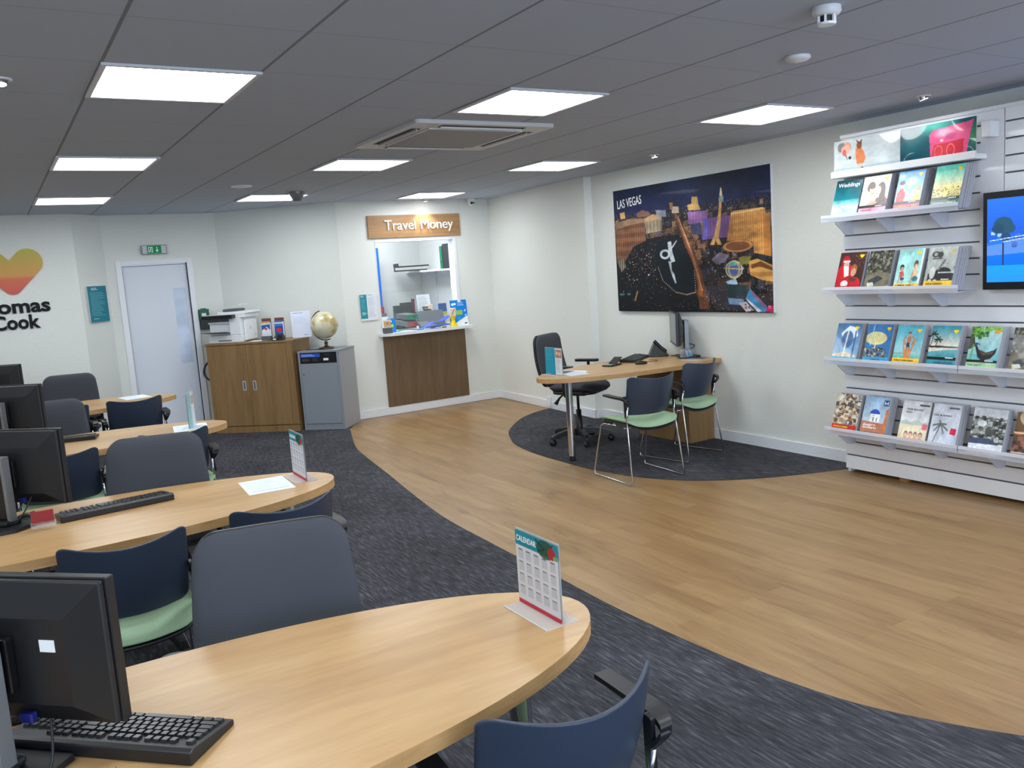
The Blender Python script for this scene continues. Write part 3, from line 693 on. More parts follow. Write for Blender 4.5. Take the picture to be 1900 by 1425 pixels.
strap('bright green strap lying at the left of the sill', [(4.10, 9.25, .985), (4.2, 9.27, 1.0), (4.32, 9.24, .984), (4.42, 9.22, .982)], .05, 'green_strap')
strap('light blue strap crumpled in middle of the sill', [(4.34, 9.2, .983), (4.45, 9.25, .995), (4.55, 9.2, 1.02), (4.68, 9.24, 1.01), (4.62, 9.3, 1.03)], .07, 'blue_strap_light')
strap('violet blue strap draped over the binders toward yellow pot', [(4.5, 9.3, 1.0), (4.6, 9.33, 1.045), (4.7, 9.3, 1.055), (4.8, 9.34, 1.09), (4.86, 9.36, 1.11)], .09, 'blue_strap')
strap('dark violet strap end under the brighter blue one', [(4.52, 9.2, .984), (4.62, 9.22, 1.0), (4.72, 9.21, .985), (4.78, 9.26, 1.02)], .06, 'blue_strap')
td = thing('card_reader', 'white and black hand held reader lying on the sill', 'card reader', (4.70, 9.185, S), -.1); MB().box(-.06, .06, -.02, .02, 0, .02).build('body', 'white_plastic', td, bevel=.006); MB().box(-.05, .01, -.0215, -.02, .003, .015).build('screen', 'black_plastic', td)
for k, (z, m_, lb) in enumerate(((1.15, 'grey_recess', 'grey wallet with red edge under the red carton'), (1.19, 'red_card', 'small red carton at the left edge inside booth'))):
    box_thing('carton', m_, (4.09, 4.09 + (.085, .055)[k], 9.7, 9.76, z, z + (.04, .085)[k]), lb, 'carton')
sd = thing('booth_stand', 'pale stand carrying the red carton inside the booth', 'stand', (4.13, 9.73, .961)); MB().box(-.05, .05, -.04, .04, 0, .189).build('body', 'white_plastic', sd)
st = thing('wall_switch', 'small black switch at the left edge of the opening', 'switch', (3.937, 9.36, 1.30)); MB().box(-.004, .006, -.02, .02, -.03, .03).build('plate', 'white_plastic', st); MB().box(.006, .009, -.012, .012, -.02, .02).build('rocker', 'black_plastic', st)

# ================================================================ night city picture
NW = Matrix.Identity(4)
pc = thing('wall_picture', 'large night city picture with white lettering on the right wall', 'picture', mtx=frame((5.39, 6.697, 1.139), (0, -1, 0), (0, 0, 1)))
PW, PH = 1.975, 1.178
MB().box(0, PW, 0, PH, -.028, 0).build('canvas', 'white_plastic', pc)
def Q(*p):
    r = []
    for x, y in p:
        u = (x - 180) / 1215; top = 315 - 215 * u; bot = 1247 + 12 * u; r.append((u, (y - top) / (bot - top)))
    return r
a = Art(340, 204, (16, 24, 46), (16, 18, 24))
a.grad(0, 0, 1, .22, (16, 28, 58), (34, 42, 84)); a.grad(0, .205, 1, .32, (34, 36, 56), (44, 40, 48)); a.grad(0, .32, 1, 1, (40, 34, 36), (15, 18, 24))
warm = [(232, 176, 110), (250, 226, 180), (200, 120, 60), (255, 245, 225), (150, 100, 70)]; cool = [(190, 205, 235), (120, 150, 200), (240, 240, 250)]
a.speck(700, (0, .2, 1, .27), warm + cool, (.0006, .0016), .6, seed=2)
gg = random.Random(50)
def blocks(n, box, s0, s1, cols, seed):
    g = random.Random(seed)
    for q in sorted(g.uniform(box[1], box[3]) for _ in range(n)):
        f = (q - box[1]) / (box[3] - box[1]); s = s0 + (s1 - s0) * f; x = g.uniform(box[0], box[2]); w_ = s * g.uniform(.6, 1.6); h = s * g.uniform(.8, 2.0)
        c = g.choice(cols); a.poly([(x, q), (x + w_, q - .006), (x + w_, q - h), (x, q - h + .006)], c, .9)
        a.poly([(x, q - h + .006), (x + w_, q - h), (x + w_ * 1.1, q - h - .008), (x + w_ * .1, q - h - .002)], tuple(min(255, v * 1.25) for v in c), .8)
        if g.random() < .6: a.stripes([(x, q), (x + w_, q - .006), (x + w_, q - h), (x, q - h)], 120, tuple(min(255, v * 1.5 + 20) for v in c), .45, g.random() < .5, g.random())
dk = [(70, 54, 48), (96, 72, 56), (52, 46, 50), (120, 92, 70), (60, 62, 76), (84, 70, 90), (140, 110, 84)]
blocks(120, (.0, .26, 1, .42), .018, .035, dk, 51)
blocks(60, (.38, .42, .62, .62), .02, .035, [(90, 60, 44), (120, 80, 56), (60, 50, 52), (150, 110, 80)], 52)
blocks(46, (.55, .55, .98, .95), .03, .05, [(70, 48, 40), (50, 42, 44), (96, 70, 56), (60, 56, 70), (40, 40, 46)], 53)
a.speck(900, (.35, .3, 1, 1), warm, (.0007, .002), .8, seed=5); a.speck(500, (0, .3, .4, .6), warm, (.0007, .002), .8, seed=55)
a.poly(Q((330, 740), (540, 660), (740, 640), (860, 900), (900, 1100), (930, 1250), (200, 1250), (200, 950), (260, 860)), (14, 18, 24), .82)
a.speck(330, (.02, .42, .55, .99), warm, (.0008, .0024), .9, seed=6); a.speck(120, (.08, .5, .3, .75), warm + cool, (.001, .004), .9, seed=61)
a.grad(.0, .965, .001, .97, (0, 0, 0), (0, 0, 0))
# hotels on the left
b1 = Q((180, 560), (330, 520), (455, 515), (462, 690), (345, 740), (262, 860), (225, 940), (190, 860)); a.poly(b1, (112, 78, 62)); a.stripes(b1, 60, (176, 112, 66), .55); a.stripes(b1, 14, (70, 46, 40), .35, True)
a.poly(Q((180, 560), (330, 520), (455, 515), (455, 545), (330, 570), (190, 610)), (150, 118, 92)); a.poly(Q((190, 860), (250, 830), (270, 900), (225, 940)), (150, 140, 120)); a.stripes(Q((190, 860), (250, 830), (270, 900), (225, 940)), 70, (60, 56, 50), .8)
a.poly(Q((235, 480), (280, 470), (285, 520), (240, 525)), (214, 170, 110)); a.poly(Q((390, 480), (440, 450), (510, 470), (510, 495), (395, 510)), (128, 96, 78))
b2 = Q((455, 520), (605, 500), (602, 610), (470, 635)); a.poly(b2, (140, 124, 104)); a.stripes(b2, 40, (178, 166, 140), .5); a.poly(Q((455, 520), (530, 480), (605, 500), (605, 520), (460, 540)), (186, 150, 110))
a.poly(Q((560, 450), (640, 450), (645, 500), (560, 500)), (150, 156, 168)); a.poly(Q((690, 420), (745, 420), (748, 470), (692, 474)), (226, 206, 186)); a.poly(Q((670, 390), (700, 388), (700, 440), (676, 442)), (190, 140, 84))
# strip of road
a.poly(Q((700, 480), (735, 480), (800, 620), (860, 780), (905, 930), (960, 1230), (880, 1230), (870, 1050), (840, 860), (770, 680)), (130, 76, 48), .8); rd = Q((712, 480), (730, 480), (815, 690), (880, 900), (915, 1130), (890, 1130), (860, 930), (790, 700))
a.poly(rd, (190, 112, 62), .8); a.line(Q((738, 500))[0], Q((840, 800))[0], .003, (250, 220, 190), .8); a.line(Q((840, 800))[0], Q((905, 1080))[0], .003, (230, 170, 120), .8); a.ell(*Q((880, 1100))[0], .03, .05, (220, 120, 50), .6, .9); a.speck(900, (.3, .25, .8, 1), [(255, 220, 170), (255, 170, 90), (220, 110, 60)], (.001, .003), .9, rd, seed=8)
a.speck(500, (.3, .25, .8, .75), [(255, 230, 200), (250, 190, 130), (200, 90, 50)], (.001, .004), .8, Q((690, 470), (830, 470), (900, 700), (1000, 900), (900, 900), (760, 650)), seed=9)
# towers
a.poly(Q((850, 345), (893, 340), (898, 400), (915, 445), (820, 450), (815, 405), (848, 400)), (206, 168, 104)); a.stripes(Q((850, 345), (893, 340), (898, 400), (850, 400)), 90, (120, 90, 50), .5)
b3 = Q((815, 462), (965, 450), (962, 545), (820, 560)); a.poly(b3, (150, 104, 170)); a.stripes(b3, 50, (196, 146, 204), .4)
a.poly(Q((830, 560), (915, 540), (915, 640), (850, 640)), (70, 80, 120)); a.speck(160, (.4, .3, .7, .6), cool + warm, (.001, .003), .9, Q((800, 540), (915, 540), (915, 650), (820, 650)), seed=10)
b4 = Q((935, 515), (1125, 490), (1110, 660), (920, 680)); a.poly(b4, (110, 80, 150)); a.poly(Q((935, 515), (975, 510), (955, 680), (918, 682)), (96, 100, 214)); a.stripes(b4, 60, (180, 110, 130), .35)
b5 = Q((1130, 470), (1150, 455), (1345, 430), (1365, 480), (1385, 500), (1388, 810), (1280, 785), (1270, 700), (1095, 690)); a.poly(b5, (228, 166, 92)); a.stripes(b5, 90, (150, 96, 48), .6); a.stripes(b5, 22, (180, 120, 66), .4, True)
a.poly(Q((1130, 470), (1345, 430), (1350, 446), (1130, 486)), (236, 190, 120))
a.poly(Q((1350, 500), (1388, 500), (1390, 815), (1340, 800)), (178, 116, 58))
a.ell(*Q((1170, 730))[0], .085, .045, (150, 92, 54), .9); a.ring(*Q((1170, 730))[0], .075, .036, .12, (230, 160, 96), .8)
# lattice tower
tw = Q((1058, 330), (1074, 330), (1056, 560), (1040, 660), (1060, 720), (975, 720), (1010, 640), (1036, 520)); a.poly(tw, (206, 150, 84)); a.stripes(tw, 70, (250, 214, 150), .55, True); a.poly(Q((1062, 275), (1070, 275), (1076, 340), (1054, 340)), (238, 220, 180)); a.poly(Q((1050, 345), (1084, 342), (1080, 385), (1048, 385)), (150, 176, 176)); a.poly(Q((1006, 722), (1016, 680), (1034, 722)), (90, 50, 34))
# lake and fountains
lk = Q((545, 740), (600, 690), (760, 665), (800, 780), (845, 920), (850, 1090), (780, 1110), (690, 1090), (590, 1000), (548, 880)); a.poly(lk, (13, 24, 36)); a.poly(Q((680, 640), (765, 662), (800, 790), (700, 760)), (20, 30, 38))
for k in range(44):
    p = lk[4:10]; t0 = k / 44 * 5; i = int(t0); f = t0 - i; i = min(i, 4); x = p[i][0] * (1 - f) + p[i + 1][0] * f; y = p[i][1] * (1 - f) + p[i + 1][1] * f; a.ell(x + .004, y + .005, .0026, .005, (250, 226, 190), .9)
Wt = (226, 236, 238)
c0 = Q((620, 795))[0]; a.ring(c0[0], c0[1], .028, .030, .28, Wt, .9); a.poly(Q((645, 700), (675, 690), (682, 775), (702, 850), (668, 862), (650, 780)), Wt, .9); a.poly(Q((672, 740), (718, 682), (722, 690), (680, 752)), Wt, .85)
a.poly(Q((645, 850), (668, 850), (672, 920), (690, 950), (706, 1022), (694, 1026), (660, 930)), Wt, .85)
# dome balloon, roofs and lit squares
a.speck(260, (.55, .5, .85, .85), cool + warm, (.002, .006), .7, Q((930, 780), (1120, 760), (1240, 850), (1200, 990), (1000, 990)), seed=11)
a.poly(Q((985, 830), (1040, 780), (1110, 800), (1080, 860), (1010, 870)), (150, 136, 160)); a.poly(Q((1080, 1010), (1150, 985), (1165, 1030), (1100, 1045)), (186, 220, 245)); a.ell(*Q((1140, 915))[0], .048, .062, (96, 110, 176)); a.ring(*Q((1140, 915))[0], .03, .058, .16, (220, 196, 120), .8); a.line(*Q((1085, 905), (1198, 912)), .004, (226, 200, 130)); a.ring(*Q((1140, 915))[0], .046, .06, .06, (240, 226, 170)); a.ell(*Q((1135, 870))[0], .022, .014, (120, 200, 190))
gb5 = Q((1240, 850), (1300, 830), (1395, 880), (1398, 1010), (1330, 1000), (1250, 960)); a.poly(gb5, (196, 136, 66)); a.stripes(gb5, 16, (240, 196, 110), .5, True); a.poly(Q((1255, 880), (1320, 850), (1395, 900), (1395, 925), (1310, 890), (1262, 910)), (112, 66, 34))
a.poly(Q((1180, 820), (1260, 810), (1240, 870), (1180, 880)), (130, 130, 60)); a.poly(Q((960, 1060), (1080, 1030), (1240, 1040), (1240, 1240), (1000, 1240)), (60, 56, 66), .8); a.speck(260, (.6, .8, 1, 1), warm + cool, (.001, .003), .8, seed=12)
a.poly(Q((1075, 1030), (1210, 1040), (1220, 1120), (1100, 1130)), (38, 60, 62)); a.poly(Q((1090, 1140), (1200, 1150), (1200, 1200), (1100, 1190)), (130, 170, 210), .8)
a.poly(Q((1245, 1065), (1355, 1210), (1350, 1250), (1325, 1250), (1215, 1140)), (70, 140, 190)); a.poly(Q((1215, 1140), (1325, 1250), (1290, 1252), (1225, 1165)), (214, 222, 236)); a.line(*Q((1258, 1100), (1345, 1215)), .004, (200, 70, 80)); a.poly(Q((1165, 1180), (1215, 1170), (1270, 1240), (1215, 1252)), (206, 190, 196)); a.speck(30, (.8, .9, 1, 1), [(90, 60, 70)], (.004, .008), .8, Q((1165, 1180), (1215, 1170), (1270, 1240), (1215, 1252)), seed=13)
a.poly(Q((1360, 1200), (1410, 1198), (1412, 1254), (1345, 1250)), (206, 36, 96)); a.lines(.972, .95, .992, .975, 2, (250, 200, 220), .9)
a.poly(Q((330, 1165), (362, 1085), (372, 1090), (345, 1170)), (150, 110, 60)); a.ell(*Q((220, 1115))[0], .02, .01, (120, 170, 190), .6); a.ell(*Q((285, 1112))[0], .014, .01, (120, 170, 190), .6)
a.photo(77, .8); panel('print_sheet', a, PW, PH, 'print', pc, T(0, 0, .0008))
text('lettering', 'LAS VEGAS', 'white_letter', pc, T(.055, 1.0, .0016) @ Matrix.Rotation(.06, 4, 'Z'), .115, .0004, .36, .001)

# ================================================================ slatwall with its shelves, brochures and television
SX = 5.2
GR = [.133 + .0983 * k for k in range(23)]
def slat_profile(z0, z1):
    p = [(SX + .024, z0), (SX, z0)]
    for g in GR:
        if z0 + .02 < g < z1 - .02: p += [(SX, g - .0052), (SX + .018, g - .0052), (SX + .018, g + .0052), (SX, g + .0052)]
    return p + [(SX, z1), (SX + .024, z1)]
sw = thing('slatwall', 'white grooved slatwall panel unit standing against the right wall', 'slatwall')
def ext_y(prof, y0, y1, name, m_):
    # profile in x/z, run along y
    mb = MB(); n = len(prof); vs_ = [(x, y0, z) for x, z in prof] + [(x, y1, z) for x, z in prof]
    mb.add(vs_, [tuple(range(n)), tuple(range(2 * n - 1, n - 1, -1))] + [(k, n + k, n + (k + 1) % n, (k + 1) % n) for k in range(n)])
    for i, f in enumerate(mb.f):
        xs = [mb.v[j][0] for j in f]
        if len(f) == 4 and SX + .0005 < max(xs) < SX + .02: mb.mi[i] = 1
    return mb.build(name, [m_, 'groove_grey'], sw)
ext_y(slat_profile(.03, 1.305), .6, 3.918, 'slat_panel', 'white_gloss')
ext_y(slat_profile(1.9, 2.372), .6, 2.80, 'slat_panel', 'white_gloss')
ext_y(slat_profile(1.305, 2.372), 2.945, 3.918, 'slat_panel', 'white_gloss')
MB().box(SX, SX + .02, .6, 2.945, 1.305, 1.9).build('plain_panel', 'white_gloss', sw)
MB().box(SX, SX + .02, 2.806, 2.945, 1.9, 2.372).build('plain_panel', 'white_gloss', sw)
MB().box(SX + .025, 5.419, 3.90, 3.918, 0, 2.38).build('end_panel', 'white_gloss', sw)
MB().box(SX - .012, 5.41, .6, 3.925, 2.372, 2.395).build('top_rail', 'white_trim', sw, bevel=.002)
MB().box(SX + .025, 5.41, .6, 3.90, .03, .05).build('base_rail', 'white_gloss', sw)
for y in (3.48, 2.4, 1.4): MB().box(SX + .03, SX + .07, y - .03, y + .03, 0, .03).build('foot', 'foot_wood', sw)
# header pictures and the rail under them
hr = thing('header_rail', 'grey white rail along the slatwall carrying two header pictures', 'rail')
MB().box(5.09, 5.198, 2.905, 3.915, 2.098, 2.128).build('ledge', 'white_plastic', hr, bevel=.002)
MB().box(5.075, 5.09, 2.905, 3.915, 2.10, 2.145).build('lip', 'white_plastic', hr, bevel=.002)
MB().box(5.10, 5.199, 2.835, 2.885, 2.215, 2.305).build('end_block', 'white_plastic', hr, bevel=.003)
BH = .215
a = Art(104, 46, (196, 204, 206), (206, 214, 216)); a.rect(0, .86, 1, 1, (176, 192, 196)); a.ell(.17, .22, .11, .17, (228, 160, 132), .9); a.ell(.12, .2, .06, .14, (120, 128, 128), .8); a.ell(.19, .3, .07, .15, (240, 180, 160), .9); a.ell(.17, .38, .03, .1, (200, 60, 60), .6)
a.poly([(.18, .45), (.2, .45), (.225, .62), (.215, .62)], (120, 110, 100)); a.ell(.255, .56, .022, .05, (60, 60, 60)); a.poly([(.34, .3), (.42, .28), (.46, .42), (.49, .62), (.46, .78), (.36, .78), (.345, .6)], (222, 132, 84)); a.ell(.395, .22, .04, .11, (150, 86, 54)); a.poly([(.37, .15), (.34, .02), (.4, .12), (.44, .03), (.43, .18)], (130, 74, 50)); a.rect(.37, .78, .395, .95, (214, 190, 170)); a.rect(.42, .77, .445, .93, (214, 190, 170)); a.ell(.38, .95, .025, .04, (60, 70, 90)); a.ell(.44, .93, .025, .04, (60, 70, 90)); a.line((.3, .6), (.35, .6), .006, (200, 160, 140))
for k in range(4): pass
wv = lambda X, Y: .004 * np.sin(X * 18) * np.sin(Y / BH * PI)
def header(lb, art, y, ww):
    t = thing('header_picture', lb, 'picture', group='header pictures on the slatwall', mtx=frame((5.099, y, 2.13), (0, -1, 0), (.02, 0, 1)))
    panel('print_sheet', art.photo(int(y * 100), .2), ww, BH, 'print_header', t, T(0, 0, .002), wv); MB().box(.002, ww - .002, .002, BH - .002, -.006, -.004).build('backing', 'white_plastic', t); return t
header('pale header picture with balloons and a girl in orange', a, 3.905, .5)
a = Art(104, 46, (24, 96, 104), (18, 74, 90)); a.ell(.5, .1, .3, .3, (90, 190, 170), .7, .9); a.ell(.15, .5, .2, .35, (60, 150, 160), .5, 1); a.ell(.97, .5, .1, .5, (60, 150, 90), .7, .8)
a.poly([(.4, .3), (.45, .18), (.9, .1), (.97, .05), (.93, .45), (.88, 1), (.42, 1)], (226, 90, 140)); a.poly([(.42, 1), (.46, .6), (.85, .55), (.84, 1)], (206, 50, 70)); a.ell(.6, .3, .16, .16, (250, 200, 220), .8, .6); a.ell(.68, .42, .1, .12, (170, 60, 120), .6, .5); a.ring(.52, .8, .05, .16, .1, (240, 110, 90)); a.ring(.68, .8, .05, .16, .1, (250, 130, 110)); a.ell(.56, .5, .03, .05, (250, 230, 220), .9, .5)
header('teal header picture with a bright pink shape', a, 3.408, .495)

# shelves
Z = (.320, .820, 1.312, 1.805)
rowname = ('lowest', 'third from top', 'second from top', 'top')
def shelf(z, y0, y1, lb, br):
    t = thing('brochure_shelf', lb, 'shelf', (0, 0, z), 0, 'acrylic brochure shelves on the slatwall')
    MB().box(5.0, 5.199, y0, y1, 0, .004).build('tray', 'acrylic_shelf', t)
    MB().box(4.994, 4.999, y0, y1, -.002, .046).build('front_lip', 'acrylic_frosted', t, bevel=.001)
    MB().box(4.9925, 4.9995, y0, y1, .026, .047).build('lip_edge', 'acrylic_edge', t, bevel=.001)
    for y in br:
        m2 = MB(); m2.prism([(5.199, -.003), (5.02, -.003), (5.02, -.014), (5.12, -.088), (5.15, -.095), (5.199, -.095)], -.006, .006)
        m2.build('bracket', 'acrylic_frosted', t, Matrix(((1, 0, 0, 0), (0, 0, -1, y), (0, 1, 0, 0), (0, 0, 0, 1))))
    return t
for k, z in enumerate(Z):
    shelf(z, 2.962, 3.94, '%s clear brochure shelf, first from the left end' % rowname[k], (3.84, 3.52, 3.15))
    if k < 2: shelf(z, 1.98, 2.955, '%s clear brochure shelf, cut by the photo edge' % rowname[k], (2.78, 2.2))
GRP = {}
# brochure cover art
Y_, K_ = (252, 204, 60), (22, 22, 24)
def heartmark(a, x=.84, y=.1, c=(246, 214, 30), s=1):
    a.ell(x - .035 * s, y - .01, .045 * s, .03 * s, c); a.ell(x + .035 * s, y - .01, .045 * s, .03 * s, c); a.poly([(x - .078 * s, y), (x + .078 * s, y), (x, y + .06 * s)], c); return a
def band(a, y, c, black=None):
    y -= .09; black = None if black is None else black - .09
    if black is not None: a.rect(0, black, 1, y, K_)
    a.rect(0, y, 1, 1, c); return a
def A_(top, bot=None): return Art(50, 72, top, bot)
def c_wed():
    a = A_((14, 70, 84)); a.grad(0, .0, 1, .5, (12, 66, 80), (20, 130, 142)); a.grad(0, .5, 1, .65, (70, 176, 180), (196, 216, 222)); a.grad(0, .65, 1, 1, (206, 214, 222), (170, 200, 210)); return a
def c_couple():
    a = A_((250, 238, 220), (232, 210, 190)); a.ell(.8, .12, .5, .4, (255, 244, 224), .8, .8); a.poly([(0, .78), (.03, .55), (.18, .46), (.36, .5), (.5, .78)], (238, 238, 242)); a.poly([(.5, .78), (.58, .55), (.85, .5), (1, .6), (1, .78)], (96, 62, 48))
    a.ell(.33, .27, .15, .13, (84, 54, 40)); a.ell(.38, .36, .105, .13, (226, 178, 150)); a.ell(.37, .26, .11, .06, (84, 54, 40)); a.rect(.33, .44, .41, .52, (214, 164, 138)); a.ell(.7, .33, .15, .16, (72, 44, 34)); a.poly([(.62, .3), (.86, .3), (.92, .66), (.72, .7)], (72, 44, 34)); a.ell(.61, .38, .1, .12, (236, 188, 162)); a.line((.57, .44), (.62, .44), .008, (200, 90, 90)); a.line((.38, .43), (.44, .43), .008, (190, 90, 90)); a.ell(.45, .68, .12, .07, (224, 174, 148)); a.line((.3, .7), (.6, .66), .03, (224, 174, 148)); return band(heartmark(a), .86, (240, 160, 190), .80)
def c_flor():
    a = A_((96, 168, 232), (206, 224, 238)); a.ell(.55, .25, .3, .12, (240, 246, 250), .8, .8); a.ell(.15, .12, .2, .08, (236, 244, 250), .7, .8)
    a.rect(.36, .56, .8, .8, (186, 190, 186)); a.rect(.4, .5, .48, .58, (206, 206, 200)); a.rect(.62, .46, .7, .58, (206, 206, 200)); a.stripes([(.36, .6), (.8, .6), (.8, .8), (.36, .8)], 14, (150, 150, 150), .5); a.rect(0, .76, 1, .9, (110, 150, 80))
    a.poly([(.04, .8), (.06, .5), (.16, .4), (.3, .42), (.38, .56), (.34, .82)], (206, 40, 52)); a.speck(16, (.06, .45, .34, .78), [(240, 220, 220)], (.012, .018), .9, seed=61); a.ell(.2, .32, .085, .075, (230, 182, 150)); a.ell(.19, .27, .1, .05, (60, 40, 34)); a.line((.3, .46), (.46, .36), .025, (230, 182, 150))
    a.poly([(.7, .86), (.74, .6), (.84, .52), (.94, .56), (1, .86)], (250, 206, 60)); a.ell(.84, .46, .075, .065, (236, 190, 156)); a.ell(.86, .43, .085, .055, (210, 160, 80)); return band(heartmark(a), .86, (200, 40, 120), .80)
def c_carib():
    a = A_((96, 200, 180)); a.grad(0, .12, 1, .45, (130, 216, 196), (236, 226, 180)); a.grad(0, .45, 1, .8, (240, 226, 150), (220, 206, 130)); a.speck(120, (0, .5, 1, .82), [(60, 66, 40), (90, 90, 50)], (.01, .03), .9, seed=21); a.speck(60, (0, .35, 1, .55), [(120, 120, 70)], (.008, .015), .7, seed=22); return band(heartmark(a), .87, (30, 110, 90), .8)
def c_santa():
    a = A_((70, 34, 30), (50, 30, 26)); a.ell(.3, .62, .36, .34, (196, 22, 34)); a.ell(.26, .22, .15, .14, (190, 20, 30)); a.ell(.3, .3, .1, .08, (220, 170, 150)); a.poly([(.2, .34), (.4, .34), (.46, .58), (.3, .62)], (240, 236, 230)); a.rect(.16, .2, .42, .25, (240, 236, 230)); a.ell(.62, .44, .13, .14, (160, 90, 60)); a.ell(.62, .5, .1, .1, (220, 160, 130)); a.ell(.68, .78, .28, .16, (190, 24, 36)); a.poly([(.48, .6), (.8, .66), (.74, .74), (.5, .7)], (90, 50, 40)); a.ell(.35, .78, .14, .08, (236, 230, 226)); a.speck(40, (.6, .05, 1, .4), [(250, 200, 90)], (.008, .014), .8, seed=23); return band(heartmark(a), .93, (170, 40, 44))
def c_cuba():
    a = A_((58, 56, 48), (122, 116, 92)); a.speck(220, (0, 0, 1, .55), [(26, 28, 26), (90, 92, 76), (150, 150, 130), (40, 42, 36)], (.02, .06), .8, seed=24); a.poly([(0, .62), (.5, .5), (1, .56), (1, .7), (0, .8)], (120, 112, 92)); a.poly([(.1, .72), (.5, .6), (.74, .68), (.3, .84)], (56, 60, 66)); a.poly([(.1, .78), (.34, .76), (.4, .84), (.14, .88)], (206, 206, 190)); a.ell(.4, .92, .12, .05, (150, 120, 80)); a.poly([(.6, .9), (1, .84), (1, 1), (.5, 1)], (190, 188, 160)); return a
def c_kids():
    a = A_((150, 208, 204), (176, 224, 218)); a.grad(0, .74, 1, .84, (140, 206, 206), (206, 222, 210)); a.rect(0, .84, 1, 1, (222, 206, 180))
    a.ell(.22, .43, .085, .07, (46, 32, 28)); a.ell(.23, .47, .065, .055, (204, 146, 116)); a.poly([(.14, .53), (.3, .52), (.36, .62), (.3, .7), (.18, .66)], (196, 84, 84)); a.line((.17, .6), (.15, .84), .02, (206, 146, 116)); a.line((.3, .62), (.32, .86), .022, (206, 146, 116)); a.ell(.3, .7, .08, .035, (60, 80, 120))
    a.ell(.76, .37, .085, .1, (104, 66, 44)); a.ell(.77, .41, .06, .055, (226, 178, 146)); a.poly([(.66, .48), (.84, .47), (.86, .66), (.7, .68)], (222, 170, 136)); a.line((.68, .54), (.62, .86), .022, (206, 150, 118)); a.line((.84, .54), (.82, .74), .022, (222, 170, 136)); a.ell(.8, .7, .12, .06, (50, 120, 124)); a.rect(.93, 0, 1, .84, (232, 248, 248), .8); return band(heartmark(a, .8), .90, Y_)
def c_usa():
    a = A_((206, 212, 206), (150, 152, 148)); a.ell(.32, .3, .26, .3, (176, 180, 172)); a.ell(.26, .16, .13, .07, (60, 62, 62)); a.ell(.42, .17, .1, .07, (70, 72, 72)); a.ell(.26, .16, .07, .04, (150, 156, 156)); a.rect(.16, .24, .52, .27, (80, 82, 80)); a.speck(60, (.6, .3, 1, .55), [(110, 112, 110), (180, 180, 176)], (.01, .03), .7, seed=25); a.ell(.62, .6, .3, .14, (40, 40, 42)); a.rect(.1, .6, 1, .84, (44, 42, 44), .9); a.rect(.45, .56, 1, .59, (226, 228, 226)); a.ell(.25, .58, .1, .14, (214, 214, 208)); a.ell(.2, .76, .06, .04, (232, 232, 228)); a.ell(.38, .77, .07, .04, (232, 232, 228)); a.line((.45, .5), (.62, .3), .03, (120, 118, 112)); return band(heartmark(a, .84, .1, (232, 206, 110)), .85, Y_)
def c_blue():
    a = A_((70, 120, 172), (150, 190, 220)); a.poly([(.2, .25), (.5, .05), (.8, .1), (.9, .3), (.4, .5)], (226, 236, 246)); a.ell(.5, .4, .24, .22, (60, 96, 140), .9); a.poly([(0, .78), (.5, .7), (.95, .8), (.95, .92), (0, .92)], (220, 196, 160)); a.line((.5, .1), (.42, .95), .03, (236, 244, 250), .8); a.line((.8, .2), (.8, .9), .03, (40, 70, 120), .8); return band(heartmark(a, .82), .92, (80, 184, 216))
def c_paras():
    a = A_((60, 120, 180), (50, 110, 160)); a.ell(.4, .34, .42, .16, (212, 204, 150)); a.stripes([(0, .22), (.8, .22), (.8, .46), (0, .46)], 12, (180, 170, 120), .3); a.rect(.38, .45, .42, .7, (220, 214, 190)); a.speck(160, (0, .58, .85, .86), [(60, 50, 40), (140, 110, 80), (206, 190, 160), (40, 50, 60)], (.02, .05), .8, seed=26); a.line((.25, .0), (.2, .5), .02, (200, 226, 240), .6); return band(heartmark(a, .84, .1), .88, (60, 160, 206))
def c_turk():
    a = A_((84, 168, 190), (186, 218, 214)); a.grad(0, .66, 1, .8, (150, 202, 196), (96, 176, 172)); a.ell(.2, .67, .3, .012, (120, 140, 130), .8)
    for q in (((.36, .27), (.30, .36)), ((.30, .36), (.40, .46)), ((.60, .27), (.68, .33)), ((.68, .33), (.62, .46))): a.line(q[0], q[1], .02, (188, 118, 82))
    a.line((.3, .38), (.36, .58), .03, (206, 136, 92)); a.line((.72, .34), (.64, .58), .03, (206, 136, 92)); a.ell(.49, .2, .055, .04, (96, 58, 40)); a.ell(.49, .225, .045, .035, (206, 150, 112)); a.poly([(.42, .27), (.57, .27), (.55, .42), (.43, .42)], (190, 116, 80)); a.rect(.43, .42, .54, .5, (40, 70, 110)); a.ell(.5, .53, .065, .055, (60, 40, 30)); a.ell(.5, .55, .05, .045, (210, 142, 98))
    a.poly([(.36, .6), (.64, .6), (.62, .84), (.4, .84)], (212, 140, 92)); a.ell(.5, .61, .15, .04, (212, 140, 92)); a.ell(.5, .85, .2, .02, (206, 236, 232), .7); return band(heartmark(a, .82, .12), .87, Y_)
